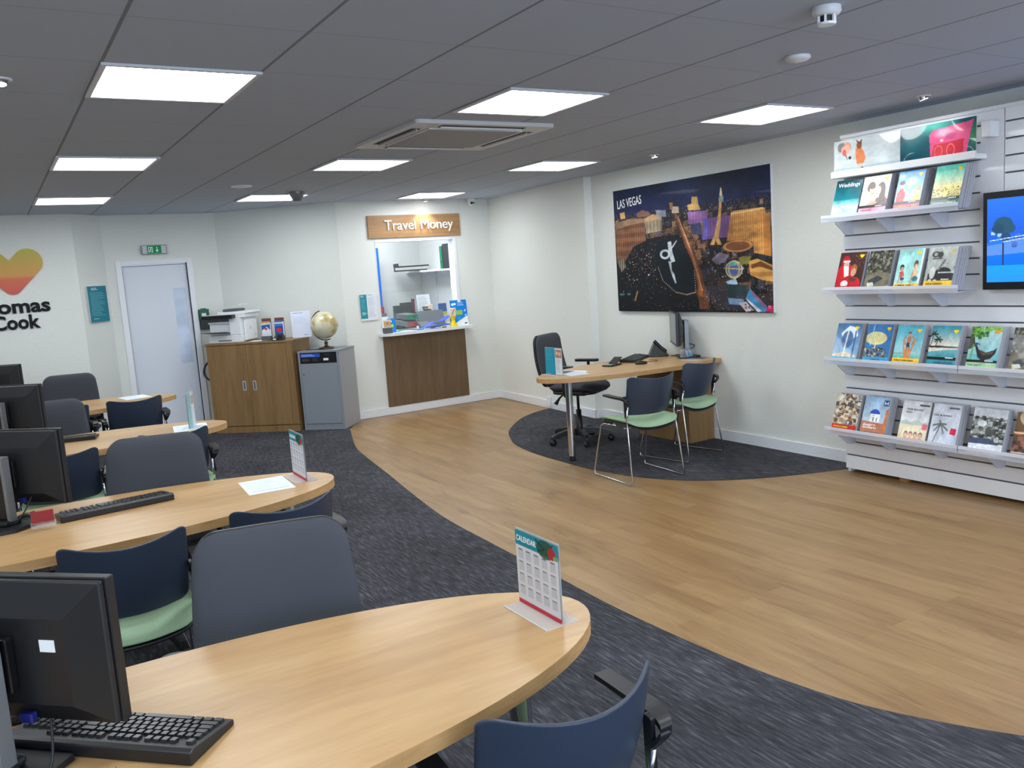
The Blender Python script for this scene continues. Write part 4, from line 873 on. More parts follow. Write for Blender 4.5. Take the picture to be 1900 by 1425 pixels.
def c_beach():
    a = A_((56, 150, 164)); a.grad(0, 0, 1, .46, (48, 140, 160), (232, 214, 198)); a.grad(0, .5, 1, .9, (120, 190, 194), (24, 104, 124)); a.poly([(0, .49), (.55, .47), (1, .485), (1, .52), (.5, .55), (0, .6)], (226, 216, 200)); a.poly([(0, .46), (.4, .45), (.9, .475), (1, .48), (1, .49), (0, .5)], (60, 70, 60))
    for x0, y0 in ((.1, .18), (.28, .3)):
        a.line((x0 - .06, .47), (x0, y0), .012, (46, 44, 40))
        for q in ((-.14, .02), (-.1, .07), (.1, .07), (.14, .02), (.05, -.05), (-.06, -.05)): a.line((x0, y0), (x0 + q[0], y0 + q[1]), .016, (34, 56, 46))
    a.speck(22, (0, .45, .5, .5), [(26, 32, 28)], (.015, .03), .9, seed=27); return band(heartmark(a, .84, .12), .86, (60, 150, 164), .80)
def c_boat():
    a = A_((176, 208, 208), (120, 190, 196)); a.speck(90, (0, 0, .55, .22), [(70, 130, 50), (120, 180, 70), (40, 80, 40)], (.03, .07), .9, seed=62); a.speck(50, (.5, 0, 1, .1), [(110, 170, 70), (150, 200, 90)], (.03, .06), .9, seed=63); a.poly([(.0, .2), (.14, .24), (.2, .42), (.05, .5), (0, .5)], (70, 80, 66)); a.grad(0, .6, 1, .9, (110, 186, 190), (90, 170, 180))
    a.poly([(.2, .42), (.26, .4), (.34, .5), (.6, .56), (.84, .5), (.92, .44), (.9, .56), (.78, .68), (.5, .74), (.34, .66)], (30, 28, 32)); a.poly([(.34, .52), (.62, .57), (.84, .52), (.8, .58), (.5, .62)], (96, 70, 54)); a.line((.23, .42), (.12, .3), .012, (40, 34, 32)); a.line((.14, .4), (.12, .8), .02, (120, 160, 50)); a.ell(.6, .76, .3, .03, (50, 90, 96), .6, .6); a.speck(14, (.2, .36, .36, .44), [(70, 60, 90), (60, 70, 110)], (.02, .04), .8, seed=28); return band(heartmark(a, .86, .1, (240, 150, 40)), .87, (176, 214, 170), .81)
def c_stones():
    a = A_((206, 186, 150), (190, 170, 136)); a.speck(240, (0, 0, 1, .84), [(96, 70, 54), (226, 214, 190), (150, 160, 166), (70, 66, 66), (180, 120, 84), (240, 234, 220)], (.03, .09), .85, seed=29); return band(a, .86, (196, 50, 44))
def c_church():
    a = A_((150, 186, 220), (214, 222, 226)); a.ell(.48, .42, .2, .12, (34, 76, 170)); a.rect(.3, .42, .7, .62, (236, 238, 240)); a.rect(.42, .5, .47, .6, (110, 110, 120)); a.rect(.56, .5, .6, .6, (110, 110, 120)); a.poly([(0, .6), (1, .64), (1, 1), (0, 1)], (186, 120, 90)); a.poly([(.9, .3), (1, .25), (1, 1), (.84, 1)], (206, 120, 70)); a.rect(0, .86, .8, 1, (110, 96, 96)); a.rect(.76, .06, .97, .2, (30, 50, 110)); a.poly([(.79, .18), (.79, .08), (.865, .14), (.94, .08), (.94, .18), (.91, .18), (.91, .13), (.865, .17), (.82, .13), (.82, .18)], (236, 240, 246)); a.lines(.08, .7, .6, .8, 2, (245, 240, 236), .9); return a
def c_sun():
    a = A_((214, 216, 220), (206, 210, 212)); a.poly([(0, .5), (.2, .44), (.35, .5), (.6, .42), (.8, .5), (1, .46), (1, .6), (0, .6)], (166, 180, 172)); a.rect(0, .56, 1, 1, (222, 206, 170)); 
    for k, x in enumerate((.28, .45, .62, .8)): a.ell(x, .78, .07, .07, (96, 56, 40)); a.ell(x, .81, .055, .055, (220, 160, 124)); a.ell(x, .92, .09, .07, (206, 146, 110))
    a.poly([(.82, .5), (1.0, .52), (.98, .66), (.8, .64)], (206, 40, 76)); a.rect(.6, .07, .95, .11, (80, 84, 92)); return a
def c_away():
    a = A_((206, 210, 220), (186, 194, 210)); a.line((.14, .98), (.36, .45), .018, (90, 90, 96)); 
    for q in ((.1, .5), (.16, .62), (.55, .45), (.62, .58), (.5, .66), (.3, .38)): a.line((.36, .45), q, .022, (100, 106, 104), .9)
    a.poly([(.74, .52), (.94, .54), (.92, .68), (.72, .66)], (206, 40, 76)); a.rect(.56, .06, .92, .1, (90, 94, 104)); a.ell(.36, .94, .03, .03, (60, 60, 66)); return a
def c_photo():
    a = A_((206, 208, 214)); a.rect(0, .2, 1, .78, (80, 82, 78)); a.speck(150, (0, .2, 1, .7), [(40, 42, 40), (150, 154, 150), (206, 210, 210), (110, 112, 106)], (.03, .08), .8, seed=30); a.ell(.3, .33, .14, .07, (226, 230, 232)); a.rect(0, .74, 1, 1, (232, 234, 240)); a.poly([(0, .66), (.6, .64), (.9, .76), (0, .78)], (70, 80, 110)); return a
def c_brown():
    a = A_((120, 90, 60), (70, 50, 46)); a.ell(.5, .1, .4, .2, (206, 190, 160), .8); a.speck(90, (0, .4, 1, 1), [(60, 40, 40), (150, 100, 80), (96, 60, 60)], (.03, .08), .8, seed=31); a.rect(0, .42, 1, .46, (220, 180, 140)); a.rect(0, .84, 1, .87, (210, 200, 190)); return a
BR = [
 (3, 3.885, .205, c_wed, 'teal and white brochure with white script title, top shelf', 0, [('Weddings', .018, .235, .17, 'white_letter', 0)]),
 (3, 3.668, .200, c_couple, 'brochure with a smiling couple and a pink band', 3, [('WEDDINGS', .016, .016, .08, 'red_card', 0), ('signature', .12, .042, .05, 'white_letter', 0)]),
 (3, 3.412, .180, c_flor, 'blue sky brochure with a magenta band, top shelf', 5, [('FLORIDA & LAS VEGAS', .012, .018, .15, 'yellow_plastic', 0), ('signature', .10, .045, .05, 'white_letter', 0)]),
 (3, 3.155, .180, c_carib, 'pale green brochure with dark palms, top shelf right end', 7, [('CARIBBEAN & MEXICO', .012, .012, .15, 'white_letter', 0), ('signature', .11, .042, .05, 'white_letter', 0)]),
 (2, 3.862, .205, c_santa, 'red brochure with a bearded man in red reading', 1, []),
 (2, 3.630, .180, c_cuba, 'dark brochure with a cluttered table photo, second shelf', 4, []),
 (2, 3.412, .175, c_kids, 'turquoise brochure with two crouching children, yellow band', 2, [('SUMMER FAMILY', .012, .008, .13, 'black_letter', 0)]),
 (2, 3.202, .185, c_usa, 'grey brochure with divers mask photo and yellow band', 7, [('USA & CANADA', .015, .016, .11, 'black_letter', 0), ('signature', .11, .044, .05, 'white_letter', 0)]),
 (1, 3.893, .195, c_blue, 'blue and white brochure at left end of third shelf', 3, []),
 (1, 3.648, .190, c_paras, 'blue brochure with a straw parasol on the beach', 3, [('GREECE', .06, .008, .07, 'blue_plug', 0)]),
 (1, 3.426, .190, c_turk, 'light blue brochure, child on shoulders, yellow band', 2, [('TURKEY & BULGARIA', .012, .014, .14, 'black_letter', 0)]),
 (1, 3.187, .190, c_beach, 'brochure with a calm beach and teal band', 3, [('INDIAN OCEAN', .05, .014, .12, 'blue_plug', 0), ('signature', .12, .048, .05, 'white_letter', 0)]),
 (1, 2.930, .185, c_boat, 'brochure with a dark wooden boat and pale green band', 4, [('FAR EAST', .012, .014, .08, 'green_box', 0), ('signature', .11, .043, .05, 'white_letter', 0)]),
 (1, 2.677, .185, c_cuba, 'dark brochure with table photo cut by the photo edge', 2, []),
 (0, 3.905, .198, c_stones, 'brochure with heaped pebbles and shells, red band', 2, [('WINTER & SUMMER', .012, .014, .12, 'yellow_plastic', 0)]),
 (0, 3.675, .190, c_church, 'brochure with a blue domed white church', 4, [('Explore', .02, .085, .09, 'white_letter', 0), ('in Style', .02, .065, .10, 'white_letter', 0)]),
 (0, 3.388, .195, c_sun, 'pale brochure with four heads on a beach, bottom shelf', 2, [('YEAR ROUND', .03, .222, .12, 'black_letter', 0), ('SUN', .03, .203, .04, 'black_letter', 0)]),
 (0, 3.175, .185, c_away, 'pale brochure with a leaning palm tree, bottom shelf', 4, [('FAR & AWAY', .01, .205, .12, 'black_letter', 0)]),
 (0, 2.912, .205, c_photo, 'white bordered brochure with a grey garden photo', 3, []),
 (0, 2.655, .185, c_brown, 'dark brown brochure cut by the photo edge, bottom shelf', 2, [])]
tilt = .10 / .27
for row, y, wd, art, lb, nback, tx in BR:
    z = Z[row] + .0055; H_ = .285; up = Vector((.36, 0, 1)).normalized()
    th = .009 if nback else .004
    F = frame((5.012 - (.006 if nback > 6 else 0), y, z + .36 * th), (0, -1, 0), up)
    t = thing('brochure', lb, 'brochure', group=None, mtx=F)
    MB().box(0, wd, 0, H_, -th, 0).build('pages', 'page_edge', t, bevel=.001); panel('cover', art().photo(int(y * 1000) + row, .35), wd, H_, 'print_gloss' if row != 2 else 'print', t, T(0, 0, .0006))
    for s_, x0, y0, ww, mm, b_ in tx: text('lettering', s_, mm, t, T(x0, y0 + (.028 if y0 < .06 else 0), .0012), .04 if s_ == 'Weddings' else .016, .0002, ww, .0003)
    for k in range(min(nback, 6)):
        # copies behind: thicker blocks of the same title, each a little askew
        tt = .0125; off = -(th + .001 + k * (tt + .0012)); sh_ = random.uniform(-.004, .004) - .004 * k
        c = MB().box(0, wd, 0, H_ - .004, -tt, 0).build('brochure', 'page_edge', None, F @ T(-sh_, -(off - tt) * .36, off), bevel=.001)
        tag(c, 'spare copy stacked behind the ' + lb.split(',')[0], 'brochure', 'spare copies behind the ' + lb.split(' brochure')[0] + ' brochure in row %d' % (4 - row))
# television
tv = thing('television', 'wall television showing a palm by a blue pool, cut by photo edge', 'television', mtx=frame((5.135, 2.89, 1.318), (0, -1, 0), (0, 0, 1)))
MB().box(0, 1.0, 0, .575, -.05, 0).build('bezel', 'black_gloss', tv, bevel=.003)
MB().box(.2, .8, .1, .45, -.063, -.05).build('wall_mount', 'black_plastic', tv)
a = Art(200, 104, (40, 92, 206), (30, 76, 196)); a.grad(0, 0, 1, .55, (34, 90, 212), (28, 70, 190)); a.grad(0, .5, 1, .8, (30, 92, 210), (10, 84, 206)); a.grad(0, .8, 1, 1, (24, 120, 214), (28, 112, 206)); a.poly([(0, .56), (.3, .48), (1, .44), (1, .56), (.2, .66), (0, .68)], (70, 110, 190)); a.speck(60, (0, .42, 1, .56), [(150, 180, 230), (60, 90, 150), (40, 60, 120)], (.006, .016), .8, seed=33)
a.rect(.095, .34, .105, .8, (30, 44, 70)); a.ell(.1, .32, .06, .1, (34, 66, 84)); a.ell(.07, .36, .04, .06, (30, 58, 80)); a.ell(.14, .36, .035, .06, (34, 66, 84)); a.ell(.115, .46, .03, .05, (30, 58, 90)); a.line((.02, .5), (.3, .44), .004, (190, 210, 245)); a.line((.1, .52), (.3, .47), .004, (200, 215, 245))
panel('screen', a, .948, .49, 'screen_print', tv, T(.026, .045, .001))

# ================================================================ desks
DH, DT = .735, .036
def ell_outline(x0, a, hw, xl, n=40, p=2.0):
    pts = [(xl, -hw), (x0, -hw)]
    for k in range(1, n):
        t = -PI / 2 + PI * k / n; c, s = math.cos(t), math.sin(t)
        pts.append((x0 + a * abs(c) ** (2 / p) * (1 if c >= 0 else -1), hw * abs(s) ** (2 / p) * (1 if s >= 0 else -1)))
    return pts + [(x0, hw), (xl, hw)]
def desk(x, y, lb, hw, x0, a, xl, leg_x, ped, sgn=1):
    t = thing('desk', lb, 'desk', (x, y, 0), 0, 'wood effect desks with one rounded end')
    o = [(sgn * px, py) for px, py in ell_outline(x0, a, hw, xl)]
    if sgn < 0: o = o[::-1]
    MB().prism(o, DH - DT, DH, 0, 1, False).build('desktop', ['desk_wood', 'edge_wood'], t, bevel=.0025)
    MB().lathe([(.03, .05), (.03, DH - DT)], 24).build('leg', 'chrome', t, Matrix.Translation((sgn * leg_x, 0, 0)))
    MB().lathe([(.024, .005), (.026, .012), (.024, .05)], 20).build('foot', 'black_plastic', t, Matrix.Translation((sgn * leg_x, 0, 0)))
    MB().lathe([(.05, DH - DT - .006), (.05, DH - DT)], 20).build('leg_plate', 'chrome', t, Matrix.Translation((sgn * leg_x, 0, 0)))
    x0_, x1_, y0_, y1_ = ped
    MB().box(x0_, x1_, y0_, y1_, .006, DH - DT).build('pedestal', 'cabinet_wood', t, bevel=.002)
    return t
ord_ = ('nearest the camera', 'second from the camera', 'third from the camera', 'farthest from the camera')
DY = (1.81, 3.80, 5.93, 7.93)
for k, (y, hw) in enumerate(zip(DY, (.40, .42, .39, .42))):
    desk(0, y, 'light wood desk with rounded end in the left row, %s' % ord_[k], hw, (.18, .16, .2, .2)[k], (1.085, 1.125, 1.10, 1.13)[k], -.9, 1.06, (-.75, -.0, -.22, .0))
rd = desk(5.0, 5.70, 'light wood desk standing out from the right wall under the picture', .42, 0, 1.27, -.14, .985, (.1, .4, -.26, .42), -1)
# its squared piece against the wall
MB().prism([(.142, -.36), (.41, -.36), (.41, .43), (.142, .43)], DH - DT, DH, 0, 1).build('wall_section', ['desk_wood', 'edge_wood'], rd, bevel=.002)

# ================================================================ chairs
def visitor_chair():
    t = thing('visitor_chair', 'x', 'chair')
    # seat pad: rounded, dished, falling at the front and at the back
    def ws(x, y, z): return (x, y - .035, .434 + z - 2.2 * max(0, abs(y + .01) - .12) ** 2 + .75 * x * x)
    MB().pillow(rrect(.45, .44, .07, 6, .03), .05, ws, 3).build('seat', 'green_fabric', t)
    def ws2(x, y, z): return (x, y - .035, .409 + z - 2.2 * max(0, abs(y + .01) - .12) ** 2 + .75 * x * x)
    MB().pillow(rrect(.43, .42, .07, 6, .03), .014, ws2, flat=True).build('seat_shell', 'black_plastic', t)
    # back: thin curved plastic shell, wider at the top
    def wb(x, y, z):
        v = (y + .165) / .33; k = 1 + .04 * v; x2 = x * k
        return (x2, -.125 - .09 * v - .10 * (1 - (x2 / .205) ** 2) + z - .012 * math.sin(v * PI), .508 + .272 * v + .024 * (x2 / .205) ** 2 * v)
    def wb2(x, y, z): 
        p = wb(x, y, z); return p
    MB().pillow(rrect(.408, .33, .035, 6, .03), .012, wb2, flat=True, rings=12).build('backrest', 'navy_plastic', t)
    for s in (-1, 1):
        P = [(s * .20, -.02, .418), (s * .210, .12, .418), (s * .216, .155, .398), (s * .238, .245, .04), (s * .24, .243, .014), (s * .24, .225, .0085), (s * .24, -.225, .0085), (s * .24, -.247, .012), (s * .238, -.252, .035),
             (s * .222, -.20, .40), (s * .216, -.185, .50), (s * .214, -.205, .58)]
        MB().tube(P, .0065, 10).build('sled_frame', 'chrome', t)
        MB().prism(rrect(.026, .17, .008), -.006, .006).build('back_bracket', 'black_plastic', t, frame((s * .221, -.185, .575), (0, 1, 0), (0, -.26, 1)))
        mb = MB(); q = curve_path([(s * .222, -.20, .585), (s * .236, -.225, .625), (s * .248, -.18, .642), (s * .252, -.09, .645), (s * .250, .03, .650)], 6)
        vs_ = []; 
        for i, p in enumerate(q):
            f = i / (len(q) - 1); wv_ = .010 + .014 * min(1, f * 1.6); th_ = .0085 - .002 * f
            for dx, dz in ((-wv_, -th_), (wv_, -th_), (wv_, th_), (-wv_, th_)): vs_.append((p.x + dx, p.y, p.z + dz))
        n = len(q); fs = [(i * 4 + k, i * 4 + (k + 1) % 4, (i + 1) * 4 + (k + 1) % 4, (i + 1) * 4 + k) for i in range(n - 1) for k in range(4)] + [(3, 2, 1, 0), ((n - 1) * 4, (n - 1) * 4 + 1, (n - 1) * 4 + 2, (n - 1) * 4 + 3)]
        mb.add(vs_, fs, 0, False); mb.build('armrest', 'black_plastic', t, bevel=.006, seg=3)
    for y in (.10, -.12): MB().tube([(-.2, y, .408), (.2, y, .408)], .006).build('cross_bar', 'chrome', t)
    return t
vc = visitor_chair(); used = False
def put(proto, x, y, rz, lb, group):
    global used
    o = proto if not proto.get('used_') else copy_tree(proto)
    proto['used_'] = 1
    o.location = (x, y, .005); o.rotation_euler = (0, 0, rz); tag(o, lb, 'chair', group)
    return o
R = math.radians
VG = 'navy backed visitor chairs with green seats'
put(vc, 4.085, 4.935, R(-4), 'visitor chair with green seat in front of the wall desk, nearer one', VG)
put(vc, 4.782, 5.21, R(11), 'visitor chair with green seat tucked in by the right wall', VG)
put(vc, .905, 1.55, R(-2), 'navy visitor chair at the near side of the nearest desk, bottom edge', VG)
put(vc, .315, 3.41, R(-3), 'navy visitor chair with green seat showing behind the nearest monitor', VG)
put(vc, .875, 3.46, R(4), 'navy visitor chair at second desk, mostly hidden by a grey chair', VG)
put(vc, .25, 5.50, R(-6), 'navy visitor chair at third desk beside the second monitor', VG)
put(vc, .865, 5.66, R(2), 'navy visitor chair at third desk behind the second grey chair', VG)
put(vc, .93, 7.66, R(0), 'navy visitor chair at farthest desk showing its whole back', VG)
put(vc, .365, 7.62, R(5), 'navy visitor chair at farthest desk, behind the third grey chair', VG)

def task_chair(up=0, wide=1.0):
    t = thing('task_chair', 'x', 'chair'); UP = Matrix.Translation((0, 0, up))
    # five legged base with castors
    MB().lathe([(.045, .062), (.05, .07), (.05, .115), (.03, .125)], 20).build('hub', 'black_plastic', t)
    for k in range(5):
        a = R(72 * k + 39); T_ = Matrix.Rotation(a, 4, 'Z')
        mb = MB(); vs_ = []
        for x, w_, z0, z1 in ((.03, .032, .07, .135), (.15, .028, .078, .125), (.25, .024, .072, .105), (.30, .022, .055, .085)): vs_ += [(x, -w_, z0), (x, w_, z0), (x, w_ * .8, z1), (x, -w_ * .8, z1)]
        fs = [(i * 4 + j, i * 4 + (j + 1) % 4, (i + 1) * 4 + (j + 1) % 4, (i + 1) * 4 + j) for i in range(3) for j in range(4)] + [(3, 2, 1, 0), (12, 13, 14, 15)]
        leg = mb.add(vs_, fs).build('base_leg', 'black_plastic', t, T_, bevel=.005)
        c = MB(); 
        for s in (-1, 1): c.lathe([(.010, s * .022 - .008), (.027, s * .018 - .008), (.029, s * .014), (.027, s * .012 + .004), (.01, s * .012 + .006)], 16)
        c.T = Matrix.Identity(4)
        q = c.build('castor', 'black_plastic', leg, Matrix.Translation((.285, 0, .0295)) @ Matrix.Rotation(PI / 2 + .5 * k, 4, 'Z') @ Matrix.Rotation(PI / 2, 4, 'Y'))
    MB().lathe([(.032, .11), (.03, .24), (.026, .242), (.025, .30), (.013, .302), (.013, .41 + up)], 20).build('gas_column', 'black_plastic', t)
    MB().box(-.09, .09, -.10, .12, .385, .425).build('mechanism', 'black_plastic', t, UP, bevel=.015)
    MB().tube([(.10, -.08, .41), (.17, -.10, .38), (.215, -.12, .33)], .007, 10, radii=[.007, .009, .02]).build('lever', 'black_plastic', t, UP)
    def ws(x, y, z): return (x, y + .03, .465 + up + z - .9 * max(0, y - .12) ** 2 * 2 + .25 * x * x)
    MB().pillow(rrect(.49, .47, .12, 8, .03), .09, ws, 3.2).build('seat', 'grey_fabric', t)
    MB().pillow(rrect(.44, .42, .10, 8, .03), .03, lambda x, y, z: (x, y + .03, .43 + up + z), flat=True).build('seat_pan', 'black_plastic', t)
    def wb(x, y, z):
        v = (y + .25) / .50; k = 1.06 - .13 * v + .03 * math.sin(v * PI); x2 = x * k
        return (x2, -.205 - .085 * v + .32 * x2 * x2 + z - .025 * math.sin(v * PI), .48 + up + .47 * v)
    MB().pillow(rrect(.455 * wide, .50, .075, 8, .03), .062, wb, 4).build('backrest', 'grey_fabric', t)
    def wo(x, y, z):
        p = wb(x, y, z); return (p[0], p[1] - .026, p[2])
    MB().pillow(rrect(.452 * wide, .50, .072, 8, .03), .022, wo, flat=True).build('back_shell', 'black_plastic', t)
    MB().tube([(0, -.08, .40), (0, -.2, .405), (0, -.262, .45), (0, -.285, .62)], .02, 12, radii=[.025, .028, .026, .02]).build('back_stem', 'black_plastic', t, UP)
    for s in (-1, 1):
        ar = MB().tube([(s * .12, .0, .41), (s * .25, .0, .41), (s * .275, .0, .44), (s * .275, -.005, .66)], .014, 10).build('arm_post', 'black_plastic', t, UP)
        MB().prism(rrect(.07, .24, .03), .66, .682).build('armrest', 'black_plastic', t, Matrix.Translation((s * .275, -.02, up)), bevel=.006)
    return t
tc = task_chair(); tc2 = task_chair(.055, 1.08)
TG = 'grey fabric swivel chairs of the staff'
H_ = lambda deg: R(deg - 90)      # the chair model looks along +y
put(tc2, 4.525, 6.285, H_(-62), 'grey swivel chair behind the desk at the right wall', TG)
put(tc, .545, 2.135, H_(-104), 'large grey swivel chair behind the nearest desk', TG)
put(tc, .53, 4.09, H_(-106), 'grey swivel chair behind the second desk', TG)
put(tc, .23, 6.27, H_(-100), 'grey swivel chair behind third desk, partly behind a monitor', TG)
put(tc, .49, 8.36, H_(-104), 'grey swivel chair at farthest desk before the white wall', TG)

# ================================================================ computers
def monitor(loc, ang, lb, sticker=False, h=.31, w=.50, zb=.085, base_off=.2, plug=True):
    """ang: direction of the picture's width, seen from behind; local +y looks out of the screen"""
    t = thing('monitor', lb, 'monitor', loc, ang, 'black flat monitors on the desks')
    z0, z1 = zb, zb + h
    mb = MB(); mb.box(-w / 2, w / 2, -.012, .012, z0, z1); mb.build('bezel', 'black_plastic', t, bevel=.003)
    MB().box(-w / 2 + .014, w / 2 - .014, .0122, .0135, z0 + .02, z1 - .014).build('screen', 'grey_screen', t)
    # bulged rear cover with chamfered sides
    a, b_ = .0, .085; mb = MB()
    lo = [(-w / 2 + .004, -.012, z0 + .004), (w / 2 - .004, -.012, z0 + .004), (w / 2 - .004, -.012, z1 - .004), (-w / 2 + .004, -.012, z1 - .004)]
    hi = [(-w / 2 + .075, -.052, z0 + .05), (w / 2 - .075, -.052, z0 + .05), (w / 2 - .075, -.052, z1 - .07), (-w / 2 + .075, -.052, z1 - .07)]
    mid = [(x, y - .012, z) for x, y, z in lo]
    mb.add(lo + mid + hi, [(3, 2, 1, 0)] + [(k, (k + 1) % 4, 4 + (k + 1) % 4, 4 + k) for k in range(4)] + [(4 + k, 4 + (k + 1) % 4, 8 + (k + 1) % 4, 8 + k) for k in range(4)] + [(8, 9, 10, 11)])
    rc = mb.build('rear_cover', 'black_plastic', t, bevel=.004)
    MB().box(-.06, .06, -.075, -.0525, z0 + .08, z0 + .19).build('mount_plate', 'black_gloss', rc, bevel=.004)
    if plug: MB().box(.055, .083, -.062, -.045, z0 + .014, z0 + .034).build('video_plug', 'blue_plug', rc, bevel=.003)
    if sticker: MB().box(.118, .152, -.0535, -.0522, z0 + .16, z0 + .184).build('sticker', 'paper', rc)
    # stand: flat column with silver edges on a dark foot
    bz = .016
    st_ = MB(); st_.box(-.045, .045, -.115, -.088, bz + .02, z0 + .20); st_.build('stand_column', 'black_plastic', t, Matrix.Rotation(.0, 4, 'X'), bevel=.003)
    for s in (-1, 1): MB().box(s * .052 - .007, s * .052 + .007, -.122, -.084, bz, z0 + .205).build('column_edge', 'silver_plastic', t, bevel=.002)
    MB().box(-.059, .059, -.122, -.084, z0 + .205, z0 + .215).build('column_top', 'silver_plastic', t, bevel=.002)
    MB().box(-.03, .03, -.09, -.074, z0 + .10, z0 + .17).build('hinge', 'black_plastic', t)
    MB().prism([(-.13, -.02), (-.13, -.17), (-.09, -.215), (.09, -.215), (.13, -.17), (.13, -.02)], 0, .014).build('stand_base', 'black_plastic', t, bevel=.003)
    MB().box(-.06, .06, -.15, -.06, .014, .034).build('base_boss', 'black_plastic', t, bevel=.008)
    return t
def cable(pts, r, lb, m_='black_plastic', name='cable'):
    return tag(MB().tube(curve_path(pts, 8), r, 8).build(name, m_), lb, 'cable')
def keyboard(loc, ang, lb, keys=True):
    # local: +y away from the user (function keys), x along
    t = thing('keyboard', lb, 'keyboard', loc, ang, 'black computer keyboards on the desks')
    W, Dp = .45, .152
    pr = [(-Dp / 2, 0), (Dp / 2, 0), (Dp / 2, .026), (Dp / 2 - .012, .03), (-Dp / 2, .013)]
    mb = MB(); n = len(pr); vs_ = [(-W / 2, y, z) for y, z in pr] + [(W / 2, y, z) for y, z in pr]
    mb.add(vs_, [tuple(range(n))[::-1], tuple(range(n, 2 * n))] + [(k, (k + 1) % n, n + (k + 1) % n, n + k) for k in range(n)]); mb.build('case', 'black_plastic', t, bevel=.003)
    sl_ = .017 / (Dp - .012)
    T_ = Matrix.Translation((0, -Dp / 2, .013)) @ Matrix.Rotation(math.atan(sl_), 4, 'X')
    K = []
    P_ = .0188; y0 = .012; xL = -W / 2 + .012
    rows = [(0, [1.25, 1.25, 1.25, 6.25, 1.25, 1.25, 1.25, 1.25]), (1, [2.25] + [1] * 10 + [2.75]), (2, [1.75] + [1] * 11 + [2.25]), (3, [1.5] + [1] * 12 + [1.5]), (4, [1] * 13 + [2]), (5.25, [1, -1] + [1] * 4 + [-.5] + [1] * 4 + [-.5] + [1] * 4)]
    for r0, ws in rows:
        x = xL
        for w_ in ws:
            if w_ > 0: K.append((x, y0 + r0 * P_, w_ * P_))
            x += abs(w_) * P_
    xn = xL + 15.25 * P_
    for r0, c in ((4, 3), (3, 3), (0, 3), (5.25, 3)):
        for i in range(c): K.append((xn + i * P_, y0 + r0 * P_, P_))
    K.append((xn + P_, y0 + P_, P_))
    xp_ = xn + 3.3 * P_
    for r0 in range(5):
        for i in range(4):
            if r0 == 0 and i == 1: continue
            K.append((xp_ + i * P_ * .98, y0 + r0 * P_, P_ * (1.95 if r0 == 0 and i == 0 else .96)))
    vs0 = None
    def kv(w_):
        a, h_ = .0012, P_ - .0024; b2 = .0022
        return [(a, 0, -.004), (w_ - a, 0, -.004), (w_ - a, h_, -.004), (a, h_, -.004), (a + b2, b2 * .6, .0062), (w_ - a - b2, b2 * .6, .0062), (w_ - a - b2, h_ - b2, .0055), (a + b2, h_ - b2, .0055)]
    KF = [(3, 2, 1, 0), (4, 5, 6, 7), (0, 1, 5, 4), (1, 2, 6, 5), (2, 3, 7, 6), (3, 0, 4, 7)]
    if keys:
        for i, (x, y, w_) in enumerate(K):
            if i < 99:
                MB().add(kv(w_), KF).build('key', 'key_plastic', t, T_ @ T(x, y, .0))
        rest = MB()
        for x, y, w_ in K[99:]: rest.add([(a + x, b_ + y, c) for a, b_, c in kv(w_)], KF)
        if K[99:]: tag(rest.build('key_rest', 'key_plastic', t, T_), kind='stuff')
    else:
        mb = MB()
        for x, y, w_ in K: mb.add([(a + x, b_ + y, c) for a, b_, c in kv(w_)], KF)
        tag(mb.build('key_field', 'key_plastic', t, T_), kind='stuff')
    return t
def mouse(loc, ang, lb):
    t = thing('mouse', lb, 'mouse', loc, ang, 'black computer mice on the desks')
    MB().pillow([(.031 * math.cos(a) * (1 - .12 * math.sin(a)), .055 * math.sin(a)) for a in [2 * PI * k / 24 for k in range(24)]], .036, lambda x, y, z: (x, y, max(0, z + .012 - .12 * abs(y) * .3)), 2.2).build('body', 'black_plastic', t)
    MB().box(-.003, .003, .015, .032, .026, .031).build('wheel', 'grey_recess', t, bevel=.001); return t
DZ_ = DH + .0005
A45 = R(-45)
monitor((-.042, 1.93, DZ_), A45, 'black monitor seen from behind at bottom left, nearest the camera', zb=.082, h=.295, sticker=True)
monitor((.018, 4.045, DZ_), A45, 'black monitor seen from behind on the second desk', zb=.078)
monitor((.03, 6.08, DZ_), R(-38), 'black monitor seen from behind on the third desk', zb=.09)
monitor((-.02, 8.15, DZ_), R(-36), 'black monitor seen from behind on the farthest desk', zb=.09)
monitor((5.26, 5.76, DZ_), R(54.4), 'black monitor seen edge on, on the desk at right wall', zb=.12, h=.30, w=.48)
keyboard((.118, 1.86, DZ_), R(-45) + PI, 'black keyboard under the nearest monitor at the bottom left')
keyboard((.365, 3.945, DZ_), R(6) + PI, 'black keyboard with raised edge on the second desk', False)
keyboard((.29, 6.10, DZ_), R(-14) + PI, 'black keyboard on third desk, half behind the second monitor', False)
keyboard((4.975, 5.985, DZ_), R(33), 'black keyboard lying askew on the desk at right wall', False)
mouse((-.03, 2.10, DZ_), R(-50), 'black mouse left of the nearest keyboard')
mouse((.035, 4.03, DZ_), R(-70), 'black mouse beside the keyboard on second desk')
mouse((4.78, 5.67, DZ_), R(60), 'black mouse in front of keyboard on the wall desk')
cable([(.005, 1.83, .83), (.0, 1.80, .78), (-.01, 1.78, .75), (-.03, 1.72, .742), (-.08, 1.70, .74)], .0028, 'black video cable hanging from the blue plug of nearest monitor')
cable([(.06, 3.935, .85), (.03, 3.92, .80), (-.0, 3.90, .77), (-.04, 3.95, .745)], .0028, 'black video cable hanging from the second monitor')
cable([(.24, 3.87, .745), (.20, 3.86, .739), (.17, 3.87, .739), (.14, 3.93, .739)], .0018, 'thin cable of keyboard on the second desk')
cable([(.10, 1.735, .739), (.05, 1.72, .739), (.0, 1.75, .739), (-.03, 1.70, .739)], .0018, 'thin grey cable looping by foot of nearest monitor', 'silver_plastic')
